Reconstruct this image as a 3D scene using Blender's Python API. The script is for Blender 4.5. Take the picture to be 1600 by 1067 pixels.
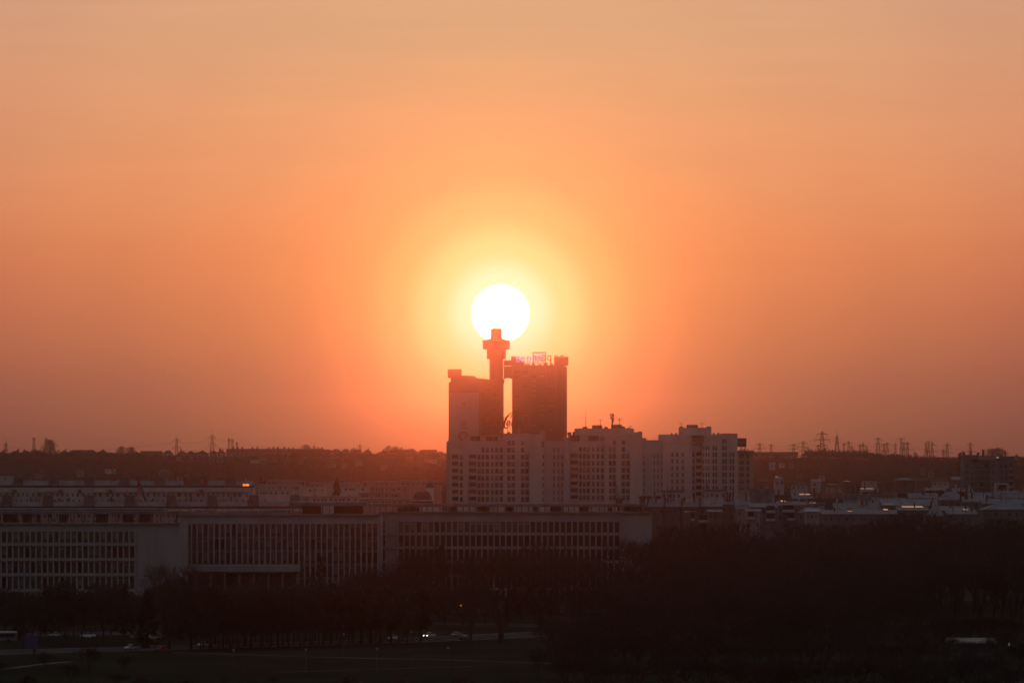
import bpy, math, random
from mathutils import Vector, Matrix

# ------------------------------------------------------------------ camera
scene = bpy.context.scene
for _o in list(bpy.data.objects):
    bpy.data.objects.remove(_o)
COL = scene.collection
PI = math.pi
CAMH = 50.0            # the viewpoint stands 50 m above the plain
FPX = 8624.0           # focal length in photograph pixels
HY = 718.0             # photograph row of the horizon
camd = bpy.data.cameras.new('camera')
cam = bpy.data.objects.new('camera', camd)
COL.objects.link(cam)
cam.location = (0, 0, CAMH)
cam.rotation_euler = (PI / 2, 0, 0)
camd.sensor_width = 36.0
camd.lens = 36.0 * FPX / 1600.0
camd.shift_y = (HY - 533.5) / 1600.0
camd.clip_start = 1.0
camd.clip_end = 60000.0
scene.camera = cam

# ------------------------------------------------------------------ sky and sun
SUN_PX = (782.0, 490.0)
SUN_DIR = Vector(((SUN_PX[0] - 800.0) / FPX, 1.0, (HY - SUN_PX[1]) / FPX)).normalized()
SUN_EL = math.asin(SUN_DIR.z)
SUN_AZ = math.atan2(SUN_DIR.x, SUN_DIR.y)

def lin(c):
    return tuple((v / 255.0) / 12.92 if v / 255.0 <= 0.04045 else ((v / 255.0 + 0.055) / 1.055) ** 2.4 for v in c)

world = bpy.data.worlds.new('World')
scene.world = world
world.use_nodes = True
world.cycles.sampling_method = 'MANUAL'
world.cycles.sample_map_resolution = 2048
wt = world.node_tree
wt.nodes.clear()
def wn(kind, **kw):
    n = wt.nodes.new(kind)
    for k, v in kw.items():
        setattr(n, k, v)
    return n
def wmath(op, a, b=None, clamp=False):
    n = wn('ShaderNodeMath', operation=op, use_clamp=clamp)
    for i, v in enumerate((a, b)):
        if v is None:
            continue
        if isinstance(v, (int, float)):
            n.inputs[i].default_value = v
        else:
            wt.links.new(v, n.inputs[i])
    return n.outputs[0]
def wramp(fac, stops, interp='LINEAR'):
    n = wn('ShaderNodeValToRGB')
    cr = n.color_ramp
    cr.interpolation = interp
    while len(cr.elements) > 1:
        cr.elements.remove(cr.elements[-1])
    cr.elements[0].position = stops[0][0]
    cr.elements[0].color = (*stops[0][1], 1)
    for p, c in stops[1:]:
        e = cr.elements.new(p)
        e.color = (*c, 1)
    wt.links.new(fac, n.inputs[0])
    return n.outputs[0]
def wmix(op, fac, a, b):
    n = wn('ShaderNodeMix', data_type='RGBA', blend_type=op)
    n.clamp_result = False
    n.clamp_factor = False
    for idx, v in ((0, fac), (6, a), (7, b)):
        if isinstance(v, (int, float)):
            n.inputs[idx].default_value = v
        elif isinstance(v, tuple):
            n.inputs[idx].default_value = (*v, 1)
        else:
            wt.links.new(v, n.inputs[idx])
    return n.outputs[2]

coord = wn('ShaderNodeTexCoord')
DIR = coord.outputs['Generated']
sep = wn('ShaderNodeSeparateXYZ')
wt.links.new(DIR, sep.inputs[0])
sub = wn('ShaderNodeVectorMath', operation='SUBTRACT')
wt.links.new(DIR, sub.inputs[0])
sub.inputs[1].default_value = SUN_DIR
ln = wn('ShaderNodeVectorMath', operation='LENGTH')
wt.links.new(sub.outputs[0], ln.inputs[0])
SEPARATION = ln.outputs['Value']        # chord between a direction and the sun (0 .. 2)
ELEV = sep.outputs[2]                   # sine of elevation

# high sky: Nishita twilight blue, dim
nish = wn('ShaderNodeTexSky', sky_type='NISHITA')
nish.sun_disc = False
nish.sun_elevation = SUN_EL
nish.sun_rotation = SUN_AZ
nish.altitude = 100
nish.air_density = 1.6
nish.dust_density = 3.0
nish.ozone_density = 2.0
wt.links.new(DIR, nish.inputs[0]) if len(nish.inputs) else None

# dusty band over the horizon (ramp over sqrt of elevation), strongest round the sun
sq = wmath('POWER', wmath('MAXIMUM', ELEV, 0.0), 0.5)
BAND = [(e ** 0.5, c) for e, c in (
    (0.0,    (0.190, 0.030, 0.022)),
    (0.0034, (0.215, 0.042, 0.027)),
    (0.0140, (0.330, 0.070, 0.036)),
    (0.0265, (0.470, 0.108, 0.042)),
    (0.0370, (0.600, 0.152, 0.055)),
    (0.0485, (0.670, 0.212, 0.082)),
    (0.0630, (0.680, 0.255, 0.110)),
    (0.0833, (0.610, 0.290, 0.150)),
    (0.14,   (0.360, 0.210, 0.140)),
    (0.28,   (0.120, 0.085, 0.070)),
    (0.55,   (0.020, 0.018, 0.018)),
    (1.0,    (0.0, 0.0, 0.0)))]
band = wramp(sq, BAND)
# fades away from the sun's side of the sky
falloff = wramp(wmath('MULTIPLY', SEPARATION, 0.5), [
    (0.0, (1.0, 1.06, 1.08)), (0.04, (0.98,) * 3), (0.10, (0.70, 0.72, 0.76)), (0.25, (0.25, 0.27, 0.30)),
    (0.5, (0.06, 0.06, 0.07)), (1.0, (0.03, 0.03, 0.04))], 'EASE')
band = wmix('MULTIPLY', 1.0, band, falloff)
# aureole: light scattered forward round the sun
AUR = [(0.0, (0.80, 0.80, 0.72)), (52, (0.72, 0.64, 0.47)), (102, (0.52, 0.43, 0.165)), (162, (0.31, 0.235, 0.055)),
       (232, (0.19, 0.135, 0.022)), (332, (0.115, 0.085, 0.012)), (450, (0.075, 0.062, 0.009)), (620, (0.045, 0.040, 0.006)),
       (860, (0.008, 0.008, 0.001))]
aur = wramp(wmath('MULTIPLY', SEPARATION, FPX / 862.4), [(d / 862.4, c) for d, c in AUR], 'EASE')
# the red glow lies flat along the horizon: distance from the sun counted double upwards
flat = wn('ShaderNodeVectorMath', operation='MULTIPLY')
wt.links.new(sub.outputs[0], flat.inputs[0])
flat.inputs[1].default_value = (1.0, 1.0, 2.3)
fl_len = wn('ShaderNodeVectorMath', operation='LENGTH')
wt.links.new(flat.outputs[0], fl_len.inputs[0])
red = wramp(wmath('MULTIPLY', fl_len.outputs['Value'], FPX / 1000.0), [(0.0, (0.16, 0.02, 0.0)), (0.2, (0.155, 0.018, 0.0)), (0.33, (0.145, 0.012, 0.0)), (0.48, (0.115, 0.004, 0.0)), (0.66, (0.06, 0.0, 0.0)), (1.0, (0, 0, 0))], 'EASE')
aur = wmix('ADD', 1.0, aur, red)
# low in the sky the aureole is dimmed by the thicker air
thick = wramp(wmath('MULTIPLY', wmath('MAXIMUM', ELEV, 0.0), 10.0), [(0.0, (0.50, 0.52, 0.50)), (0.10, (0.66, 0.68, 0.66)), (0.28, (1, 1, 1)), (1.0, (1, 1, 1))], 'EASE')
aur = wmix('MULTIPLY', 1.0, aur, thick)
# thin veils of high cloud, level streaks
mp = wn('ShaderNodeMapping')
wt.links.new(DIR, mp.inputs[0])
mp.inputs['Rotation'].default_value = (0, math.radians(3.5), 0)
mp.inputs['Scale'].default_value = (9.0, 9.0, 130.0)
nz = wn('ShaderNodeTexNoise')
wt.links.new(mp.outputs[0], nz.inputs['Vector'])
nz.inputs['Scale'].default_value = 1.0
nz.inputs['Detail'].default_value = 4.0
nz.inputs['Roughness'].default_value = 0.55
veil = wmath('MULTIPLY', wmath('SUBTRACT', nz.outputs[0], 0.5), 0.26)
veil = wmath('MULTIPLY', veil, wmath('MULTIPLY', ELEV, 12.0, True))
veil1 = wmath('ADD', veil, 1.0)
cmb = wn('ShaderNodeCombineXYZ')
for i in range(3):
    wt.links.new(veil1, cmb.inputs[i])
band = wmix('MULTIPLY', 1.0, band, cmb.outputs[0])
sky = wmix('ADD', 1.0, band, aur)
# the rest of the dome: dim, faintly blue twilight
dome = wramp(sq, [(0.0, (0.045, 0.042, 0.034)), (0.20, (0.048, 0.044, 0.036)), (0.29, (0.055, 0.055, 0.060)), (0.55, (0.112, 0.118, 0.145)), (1.0, (0.125, 0.136, 0.172))])
sky = wmix('ADD', 1.0, sky, dome)
sky = wmix('ADD', 0.004, sky, nish.outputs[0])
# the sun itself
disc = wramp(wmath('MULTIPLY', SEPARATION, 100.0), [(0.0, (1, 1, 1)), (0.47, (1, 1, 1)), (0.55, (0, 0, 0)), (1.0, (0, 0, 0))], 'EASE')
sky = wmix('ADD', 1.0, sky, wmix('MULTIPLY', 1.0, disc, (6.0, 4.6, 3.0)))
bg = wn('ShaderNodeBackground')
bg.inputs['Strength'].default_value = 1.0
wt.links.new(sky, bg.inputs[0])
out = wn('ShaderNodeOutputWorld')
wt.links.new(bg.outputs[0], out.inputs[0])

sund = bpy.data.lights.new('sun', 'SUN')
sun = bpy.data.objects.new('sun', sund)
COL.objects.link(sun)
sund.energy = 0.027
sund.color = (1.0, 0.105, 0.018)
sund.angle = math.radians(2.0)
sun.rotation_euler = SUN_DIR.to_track_quat('Z', 'Y').to_euler()

scene.view_settings.view_transform = 'Standard'
scene.view_settings.look = 'None'
scene.view_settings.exposure = 0.0
scene.view_settings.gamma = 1.0
scene.view_settings.use_curve_mapping = False
scene.cycles.use_denoising = True
scene.cycles.max_bounces = 4
scene.cycles.diffuse_bounces = 2
scene.cycles.glossy_bounces = 2
scene.cycles.transmission_bounces = 2
scene.cycles.volume_bounces = 0
scene.cycles.transparent_max_bounces = 8
scene.cycles.sample_clamp_indirect = 4.0

HAZE_DENSITY = 8.0e-5
HAZE_COLOR = (0.75, 0.82, 0.95)
HAZE_G = 0.988

# ------------------------------------------------------------------ helpers
rng = random.Random(7)
def X(px, Y):
    return (px - 800.0) / FPX * Y
def Z(py, Y):
    return CAMH - (py - HY) / FPX * Y
def GY(py):
    return CAMH * FPX / (py - HY)          # distance of a ground point from its photograph row
def M(px, Y):
    return px / FPX * Y                     # pixels to metres at a distance

ORG = {}
def link(o):
    COL.objects.link(o)
    return o
def tag(o, label=None, cat=None, group=None, kind=None):
    if label: o['label'] = label
    if cat: o['category'] = cat
    if group: o['group'] = group
    if kind: o['kind'] = kind
    return o
def thing(name, loc, label, cat, group=None):
    o = link(bpy.data.objects.new(name, None))
    o.location = loc
    o.empty_display_size = 1.0
    ORG[o.name] = Vector(loc)
    return tag(o, label, cat, group)
def org(o):
    return ORG.get(o.name, Vector((0, 0, 0))) if o is not None else Vector((0, 0, 0))

class MB:
    def __init__(self):
        self.v = []; self.f = []; self.m = []
    def quad(self, a, b, c, d, m=0):
        n = len(self.v); self.v += [tuple(a), tuple(b), tuple(c), tuple(d)]
        self.f.append((n, n + 1, n + 2, n + 3)); self.m.append(m)
    def tri(self, a, b, c, m=0):
        n = len(self.v); self.v += [tuple(a), tuple(b), tuple(c)]
        self.f.append((n, n + 1, n + 2)); self.m.append(m)
    def box(self, x0, x1, y0, y1, z0, z1, m=0):
        n = len(self.v)
        self.v += [(x, y, z) for z in (z0, z1) for y in (y0, y1) for x in (x0, x1)]
        for q in ((0, 2, 3, 1), (4, 5, 7, 6), (0, 1, 5, 4), (1, 3, 7, 5), (3, 2, 6, 7), (2, 0, 4, 6)):
            self.f.append(tuple(n + i for i in q)); self.m.append(m)
        return self
    def prism(self, poly, y0, y1, m=0):
        """outline in (x, z), counter-clockwise seen from the front (-y), extruded in y"""
        n = len(self.v); k = len(poly)
        self.v += [(x, y0, z) for x, z in poly] + [(x, y1, z) for x, z in poly]
        self.f.append(tuple(range(n, n + k))); self.m.append(m)
        self.f.append(tuple(range(n + 2 * k - 1, n + k - 1, -1))); self.m.append(m)
        for i in range(k):
            j = (i + 1) % k
            self.f.append((n + j, n + i, n + k + i, n + k + j)); self.m.append(m)
        return self
    def prism_x(self, poly, x0, x1, m=0):
        """outline in (y, z), extruded in x"""
        n = len(self.v); k = len(poly)
        self.v += [(x0, y, z) for y, z in poly] + [(x1, y, z) for y, z in poly]
        self.f.append(tuple(range(n + k - 1, n - 1, -1))); self.m.append(m)
        self.f.append(tuple(range(n + k, n + 2 * k))); self.m.append(m)
        for i in range(k):
            j = (i + 1) % k
            self.f.append((n + i, n + j, n + k + j, n + k + i)); self.m.append(m)
        return self
    def lathe(self, cx, cy, prof, n=24, m=0):
        s = len(self.v)
        for r, z in prof:
            for i in range(n):
                a = 2 * PI * i / n
                self.v.append((cx + r * math.cos(a), cy + r * math.sin(a), z))
        for k in range(len(prof) - 1):
            for i in range(n):
                j = (i + 1) % n
                self.f.append((s + k * n + i, s + k * n + j, s + (k + 1) * n + j, s + (k + 1) * n + i)); self.m.append(m)
        self.f.append(tuple(s + (len(prof) - 1) * n + i for i in range(n))); self.m.append(m)
        self.f.append(tuple(s + n - 1 - i for i in range(n))); self.m.append(m)
        return self
    def bar(self, p, q, r0, r1=None, n=4, m=0, cap=True):
        p = Vector(p); q = Vector(q); r1 = r0 if r1 is None else r1
        d = (q - p)
        if d.length < 1e-6: return self
        d.normalize()
        u = d.orthogonal().normalized(); w = d.cross(u)
        s = len(self.v)
        for c, r in ((p, r0), (q, r1)):
            for i in range(n):
                a = 2 * PI * (i + 0.5) / n
                self.v.append(tuple(c + u * (r * math.cos(a)) + w * (r * math.sin(a))))
        for i in range(n):
            j = (i + 1) % n
            self.f.append((s + i, s + j, s + n + j, s + n + i)); self.m.append(m)
        if cap:
            self.f.append(tuple(s + n - 1 - i for i in range(n))); self.m.append(m)
            self.f.append(tuple(s + n + i for i in range(n))); self.m.append(m)
        return self
    def build(self, name, mats, parent=None, smooth=False, local=False, loc=None):
        o_ = org(parent) if (parent is not None and not local) else Vector((0, 0, 0))
        if parent is None and loc is not None and not local:
            o_ = Vector(loc)
        me = bpy.data.meshes.new(name)
        me.from_pydata([(a - o_.x, b - o_.y, c - o_.z) for a, b, c in self.v], [], self.f)
        if not isinstance(mats, (list, tuple)): mats = [mats]
        for mt in mats: me.materials.append(mt)
        if any(self.m): me.polygons.foreach_set('material_index', self.m)
        if smooth: me.polygons.foreach_set('use_smooth', [True] * len(self.f))
        me.update()
        o = link(bpy.data.objects.new(name, me))
        if parent is not None:
            o.parent = parent
            ORG[o.name] = org(parent)
        elif loc is not None:
            o.location = loc; ORG[o.name] = Vector(loc)
        return o

def inst(name, me, parent, loc, scale=(1, 1, 1), rz=0.0):
    o = link(bpy.data.objects.new(name, me))
    o.parent = parent
    o.location = Vector(loc) - org(parent)
    o.scale = scale
    o.rotation_euler = (0, 0, rz)
    return o
def copy_tree(root, loc, rz=0.0, scale=1.0, label=None, group=None):
    c = link(root.copy())
    c.location = loc; c.rotation_euler = (0, 0, rz)
    c.scale = scale if isinstance(scale, (tuple, list)) else (scale,) * 3
    if label: c['label'] = label
    if group: c['group'] = group
    for ch in root.children:
        d = link(ch.copy()); d.parent = c
        for g in ch.children:
            e = link(g.copy()); e.parent = d
    return c

# ------------------------------------------------------------------ materials
MAT = {}
def mat(name, col, rough=0.85, spec=0.15, var=0.0, scale=0.25, col2=None, metal=0.0, emit=None, estr=1.0, streak=False):
    if name in MAT: return MAT[name]
    m = bpy.data.materials.new(name); m.use_nodes = True
    nt = m.node_tree; b = nt.nodes['Principled BSDF']
    b.inputs['Base Color'].default_value = (*col, 1)
    b.inputs['Roughness'].default_value = rough
    b.inputs['Specular IOR Level'].default_value = spec
    b.inputs['Metallic'].default_value = metal
    if emit:
        b.inputs['Emission Color'].default_value = (*emit, 1)
        b.inputs['Emission Strength'].default_value = estr
    if var > 0:
        tc = nt.nodes.new('ShaderNodeTexCoord')
        mp_ = nt.nodes.new('ShaderNodeMapping')
        mp_.inputs['Scale'].default_value = (1, 1, 0.18) if streak else (1, 1, 1)
        nt.links.new(tc.outputs['Object'], mp_.inputs[0])
        nz_ = nt.nodes.new('ShaderNodeTexNoise')
        nz_.inputs['Scale'].default_value = scale; nz_.inputs['Detail'].default_value = 5; nz_.inputs['Roughness'].default_value = 0.6
        nt.links.new(mp_.outputs[0], nz_.inputs['Vector'])
        rp = nt.nodes.new('ShaderNodeValToRGB')
        c2 = col2 or tuple(max(0.0, v * (1 - var)) for v in col)
        c1 = tuple(min(1.0, v * (1 + var * 0.6)) for v in col)
        rp.color_ramp.elements[0].position = 0.32; rp.color_ramp.elements[0].color = (*c2, 1)
        rp.color_ramp.elements[1].position = 0.68; rp.color_ramp.elements[1].color = (*c1, 1)
        nt.links.new(nz_.outputs[0], rp.inputs[0])
        nt.links.new(rp.outputs[0], b.inputs['Base Color'])
    MAT[name] = m
    return m
def diffuse(name, col, var=0.3, scale=0.05, col2=None):
    """matt ground: plain diffuse, no sheen at grazing angles"""
    m = bpy.data.materials.new(name); m.use_nodes = True
    nt = m.node_tree; nt.nodes.remove(nt.nodes['Principled BSDF'])
    d = nt.nodes.new('ShaderNodeBsdfDiffuse')
    tc = nt.nodes.new('ShaderNodeTexCoord'); nz_ = nt.nodes.new('ShaderNodeTexNoise')
    nz_.inputs['Scale'].default_value = scale; nz_.inputs['Detail'].default_value = 6
    nt.links.new(tc.outputs['Object'], nz_.inputs['Vector'])
    rp = nt.nodes.new('ShaderNodeValToRGB')
    rp.color_ramp.elements[0].position = 0.35; rp.color_ramp.elements[0].color = (*(col2 or tuple(v * (1 - var) for v in col)), 1)
    rp.color_ramp.elements[1].position = 0.65; rp.color_ramp.elements[1].color = (*col, 1)
    nt.links.new(nz_.outputs[0], rp.inputs[0]); nt.links.new(rp.outputs[0], d.inputs[0])
    nt.links.new(d.outputs[0], nt.nodes['Material Output'].inputs[0])
    MAT[name] = m
    return m

stone = mat('pale_stone', (0.30, 0.295, 0.31), var=0.22, scale=0.12, streak=True)
stone_pil = mat('pilaster_stone', (0.30, 0.29, 0.29), var=0.15, scale=0.2, streak=True)
stone_dark = mat('weathered_stone', (0.20, 0.19, 0.19), var=0.3, scale=0.15)
concrete = mat('concrete', (0.27, 0.26, 0.25), var=0.25, scale=0.10, streak=True)
concrete_dk = mat('dark_concrete', (0.12, 0.115, 0.11), var=0.3, scale=0.1, streak=True)
render_a = mat('buff_render', (0.52, 0.465, 0.455), var=0.22, scale=0.13, streak=True)
render_b = mat('grey_render', (0.39, 0.385, 0.395), var=0.25, scale=0.13, streak=True)
render_c = mat('rose_render', (0.34, 0.27, 0.25), var=0.25, scale=0.13, streak=True)
white_trim = mat('white_trim', (0.40, 0.395, 0.40), var=0.15, scale=0.3)
glass = mat('window_glass', (0.018, 0.020, 0.024), rough=0.12, spec=0.5)
glass_blind = mat('window_with_blind', (0.20, 0.19, 0.185), rough=0.35, spec=0.4)
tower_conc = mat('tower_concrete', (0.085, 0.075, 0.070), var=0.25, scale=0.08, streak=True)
glass_day = mat('reflection_toned_glass', (0.095, 0.092, 0.095), rough=0.2, spec=0.5)  # paler base tone stands in for reflections on the panes
frame_dk = mat('dark_frame', (0.06, 0.055, 0.055))
roof_grey = mat('grey_roof_sheet', (0.165, 0.172, 0.195), rough=0.6, spec=0.2, var=0.45, scale=0.35)
roof_tile = mat('brown_roof_tile', (0.10, 0.055, 0.045), var=0.3, scale=0.3)
roof_bitumen = mat('roof_bitumen', (0.09, 0.09, 0.095), var=0.3, scale=0.2)
house_wall = mat('grey_house_wall', (0.17, 0.165, 0.175), var=0.3, scale=0.15, streak=True)
house_wall2 = mat('brown_house_wall', (0.15, 0.12, 0.115), var=0.3, scale=0.15, streak=True)
brick = mat('red_brick', (0.20, 0.06, 0.045), var=0.3, scale=0.6)
metal_dk = mat('dark_steel', (0.05, 0.045, 0.045), rough=0.6)
steel = mat('galvanised_steel', (0.16, 0.155, 0.155), rough=0.6, spec=0.2)
skylight = mat('skylight_glass', (0.75, 0.73, 0.70), rough=0.08, spec=0.6, metal=1.0)
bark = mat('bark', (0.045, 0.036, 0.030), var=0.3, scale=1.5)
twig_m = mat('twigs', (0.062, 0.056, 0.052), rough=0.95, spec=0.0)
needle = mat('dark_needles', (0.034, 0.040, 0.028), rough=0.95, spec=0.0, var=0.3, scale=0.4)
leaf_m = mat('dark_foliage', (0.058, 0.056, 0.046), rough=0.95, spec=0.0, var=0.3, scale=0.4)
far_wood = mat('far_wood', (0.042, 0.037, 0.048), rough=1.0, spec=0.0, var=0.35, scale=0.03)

# ------------------------------------------------------------------ shared window meshes (unit size, face at y = 0, centred)
def unit_window(name, bars, glassmat=None, blind=None):
    b = MB()
    b.box(-0.5, 0.5, 0.03, 0.06, -0.5, 0.5, 0)
    t = 0.07
    b.box(-0.5, -0.5 + t, 0.0, 0.05, -0.5, 0.5, 1); b.box(0.5 - t, 0.5, 0.0, 0.05, -0.5, 0.5, 1)
    b.box(-0.5 + t, 0.5 - t, 0.0, 0.05, -0.5, -0.5 + t * 0.7, 1); b.box(-0.5 + t, 0.5 - t, 0.0, 0.05, 0.5 - t * 0.7, 0.5, 1)
    for kind, p in bars:
        if kind == 'v': b.box(p - 0.03, p + 0.03, 0.004, 0.05, -0.5 + t * 0.7, 0.5 - t * 0.7, 1)
        else: b.box(-0.5 + t, 0.5 - t, 0.006, 0.05, p - 0.02, p + 0.02, 1)
    if blind: b.box(-0.5 + t, 0.5 - t, 0.022, 0.04, blind, 0.5 - t * 0.7, 2)
    me = bpy.data.meshes.new(name)
    me.from_pydata(b.v, [], b.f)
    for mt in (glassmat or glass, frame_dk, glass_blind): me.materials.append(mt)
    me.polygons.foreach_set('material_index', b.m)
    return me
WIN = [unit_window('window', [('v', 0.0)], glass_day), unit_window('window', [('v', 0.1), ('h', -0.2)], glass_day),
       unit_window('window', [('v', 0.0)], glass_day, blind=0.1), unit_window('window', [('h', -0.15)], glass_day, blind=-0.1),
       unit_window('window', [('v', -0.15)])]
TALL = [unit_window('window', [('h', -0.28)], glass_day), unit_window('window', [('h', -0.28)], glass_day, blind=-0.25),
        unit_window('window', [('h', -0.28)], glass_day, blind=0.2), unit_window('window', [('h', -0.28), ('v', 0.0)])]

def facade(mb, x0, x1, z0, z1, y, holes, depth, m=0, mr=0):
    """wall plane at y with recessed rectangular openings (holes: x0, x1, z0, z1)"""
    xs = sorted({x0, x1, *[h[0] for h in holes], *[h[1] for h in holes]})
    zs = sorted({z0, z1, *[h[2] for h in holes], *[h[3] for h in holes]})
    for i in range(len(xs) - 1):
        cx = (xs[i] + xs[i + 1]) / 2
        col = [h for h in holes if h[0] < cx < h[1]]
        run = None
        for k in range(len(zs) - 1):
            cz = (zs[k] + zs[k + 1]) / 2
            inside = any(h[2] < cz < h[3] for h in col)
            if not inside:
                if run is None: run = zs[k]
            if inside or k == len(zs) - 2:
                end = zs[k] if inside else zs[k + 1]
                if run is not None and end > run:
                    mb.quad((xs[i], y, run), (xs[i + 1], y, run), (xs[i + 1], y, end), (xs[i], y, end), m)
                run = None
    for a, b, c, d in holes:
        yb = y + depth
        mb.quad((a, y, c), (a, y, d), (a, yb, d), (a, yb, c), mr)
        mb.quad((b, y, d), (b, y, c), (b, yb, c), (b, yb, d), mr)
        mb.quad((a, y, d), (b, y, d), (b, yb, d), (a, yb, d), mr)
        mb.quad((b, y, c), (a, y, c), (a, yb, c), (b, yb, c), mr)
def shell(mb, x0, x1, y0, y1, z0, z1, m=0, mt=None):
    """sides, back and top of a block whose front is a facade"""
    mt = m if mt is None else mt
    mb.quad((x0, y1, z0), (x0, y0, z0), (x0, y0, z1), (x0, y1, z1), m)
    mb.quad((x1, y0, z0), (x1, y1, z0), (x1, y1, z1), (x1, y0, z1), m)
    mb.quad((x1, y1, z0), (x0, y1, z0), (x0, y1, z1), (x1, y1, z1), m)
    mb.quad((x0, y0, z1), (x1, y0, z1), (x1, y1, z1), (x0, y1, z1), mt)

# text as mesh letters
def text_mesh(txt, size, depth):
    cu = bpy.data.curves.new('lettering', 'FONT')
    cu.body = txt; cu.size = size; cu.extrude = depth
    cu.resolution_u = 3
    to = bpy.data.objects.new('lettering', cu)
    COL.objects.link(to)
    dg = bpy.context.evaluated_depsgraph_get()
    me = bpy.data.meshes.new_from_object(to.evaluated_get(dg))
    bpy.data.objects.remove(to); bpy.data.curves.remove(cu)
    me.materials.clear()
    return me
def letters(txt, parent, x0, x1, y, zb, size, depth, material, flip=False, adv=None):
    """one mesh per letter, spread between x0 and x1, standing in the x-z plane at y"""
    n = len(txt)
    for i, ch in enumerate(txt):
        if ch == ' ': continue
        me = text_mesh(ch, size, depth); me.materials.append(material)
        o = link(bpy.data.objects.new('letter', me)); o.parent = parent
        f = i / n
        px_ = x0 + (x1 - x0) * f if not flip else x1 - (x1 - x0) * f
        o.location = Vector((px_, y, zb)) - org(parent)
        o.rotation_euler = (PI / 2, 0, PI if flip else 0)

# ------------------------------------------------------------------ setting: ground, hill, roads
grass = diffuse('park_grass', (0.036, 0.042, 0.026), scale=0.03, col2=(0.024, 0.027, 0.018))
asphalt = diffuse('asphalt', (0.105, 0.10, 0.105), scale=0.05, col2=(0.06, 0.058, 0.06))
paving = diffuse('pale_paving', (0.17, 0.165, 0.17), scale=0.05, col2=(0.08, 0.078, 0.08))
paint = diffuse('road_paint', (0.55, 0.55, 0.53), scale=0.5)
kerb_m = diffuse('kerb_stone', (0.30, 0.29, 0.28), scale=0.3)
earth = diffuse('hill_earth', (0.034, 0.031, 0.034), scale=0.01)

g = MB()
g.quad((-6200, -300, 0), (6200, -300, 0), (6200, 9200, 0), (-6200, 9200, 0))
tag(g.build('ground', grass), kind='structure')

def ridge(x):
    """height of the far plateau's brow along x"""
    u = x / FPX * 8624.0
    r = 51.5 + 1.6 * math.sin(x * 0.011 + 1.0) + 1.0 * math.sin(x * 0.031)
    t = max(0.0, min(1.0, (x - 290.0) / 105.0))
    r -= 6.0 * t * max(0.0, min(1.0, (545.0 - x) / 105.0))
    return r
def hill_z(x, y):
    t = max(0.0, min(1.0, (y - 3750.0) / 850.0))
    t = t * t * (3 - 2 * t)
    return 0.02 + ridge(x) * t + (0.8 * math.sin(x * 0.05 + y * 0.03) * t * (1 - t) * 4)
xs = [-6000 + 40 * i for i in range(301)]
ys = [3700, 3800, 3900, 4000, 4100, 4200, 4300, 4400, 4500, 4600, 4800, 5500, 7500, 9000]
h = MB()
for y in ys:
    for x in xs:
        h.v.append((x, y, hill_z(x, y)))
W_ = len(xs)
for j in range(len(ys) - 1):
    for i in range(W_ - 1):
        h.f.append((j * W_ + i, j * W_ + i + 1, (j + 1) * W_ + i + 1, (j + 1) * W_ + i)); h.m.append(0)
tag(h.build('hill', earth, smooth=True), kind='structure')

def strip(name, pts, width, material, z, kerb=False):
    """a road or path along photograph ground points"""
    P = [Vector((X(a, GY(b)), GY(b), 0)) for a, b in pts]
    mb = MB(); L = []; R = []
    for i, p in enumerate(P):
        d = (P[min(i + 1, len(P) - 1)] - P[max(i - 1, 0)]).normalized()
        n = Vector((-d.y, d.x, 0))
        L.append(p + n * width / 2); R.append(p - n * width / 2)
    up = Vector((0, 0, z))
    for i in range(len(P) - 1):
        mb.quad(R[i] + up, R[i + 1] + up, L[i + 1] + up, L[i] + up)
    o = tag(mb.build(name, material), kind='structure')
    if kerb:
        for S in (L, R):
            kb = MB()
            for i in range(len(P) - 1):
                a, b = S[i], S[i + 1]
                n = Vector((-(b - a).y, (b - a).x, 0)).normalized() * 0.16
                for lo in (0,):
                    q = [a - n, b - n, b + n, a + n]
                    kb.quad(*[v + Vector((0, 0, 0.14)) for v in q])
                    kb.quad(*[q[0], q[1], q[1] + Vector((0, 0, 0.14)), q[0] + Vector((0, 0, 0.14))])
                    kb.quad(*[q[2], q[3], q[3] + Vector((0, 0, 0.14)), q[2] + Vector((0, 0, 0.14))])
            kk = kb.build('kerb', kerb_m, o)
    return o, L, R, P
BLV = [(-160, 1024), (60, 1017), (220, 1013), (330, 1009.5), (450, 1006), (560, 1003), (680, 998.5), (760, 994.5), (860, 989.5), (960, 985.5), (1100, 981), (1300, 976), (1760, 968)]
road, RL, RR, RP = strip('road', BLV, 24.0, asphalt, 0.008, kerb=True)
# lane paint on the boulevard
for off, name in ((-3.6, 'lane_marking'), (3.6, 'lane_marking')):
    mb = MB()
    for i in range(len(RP) - 1):
        a, b = RP[i], RP[i + 1]
        d = (b - a); ln_ = d.length; d.normalize(); n = Vector((-d.y, d.x, 0))
        t = 0.0
        while t + 4 < ln_:
            p = a + d * t + n * off; q = a + d * (t + 4) + n * off; w = n * 0.09; u = Vector((0, 0, 0.014))
            mb.quad(p - w + u, q - w + u, q + w + u, p + w + u); t += 10
    mb.build(name, paint, road)
strip('service_road', [(520, 977), (660, 973.5), (760, 975), (880, 978), (1010, 980.5)], 24.0, asphalt, 0.012)
strip('service_road', [(560, 944), (700, 941), (860, 944), (1050, 948)], 14.0, asphalt, 0.008, kerb=True)
strip('path', [(270, 1019), (380, 1022), (480, 1025.5), (560, 1027.5), (680, 1030), (740, 1031.5), (800, 1034), (860, 1036)], 4.0, paving, 0.012)
strip('path', [(430, 1050), (540, 1046.5), (640, 1043.5), (760, 1040)], 1.6, paving, 0.016)
strip('path', [(-40, 1048), (20, 1043), (65, 1037), (110, 1033)], 2.6, paving, 0.012)
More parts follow.
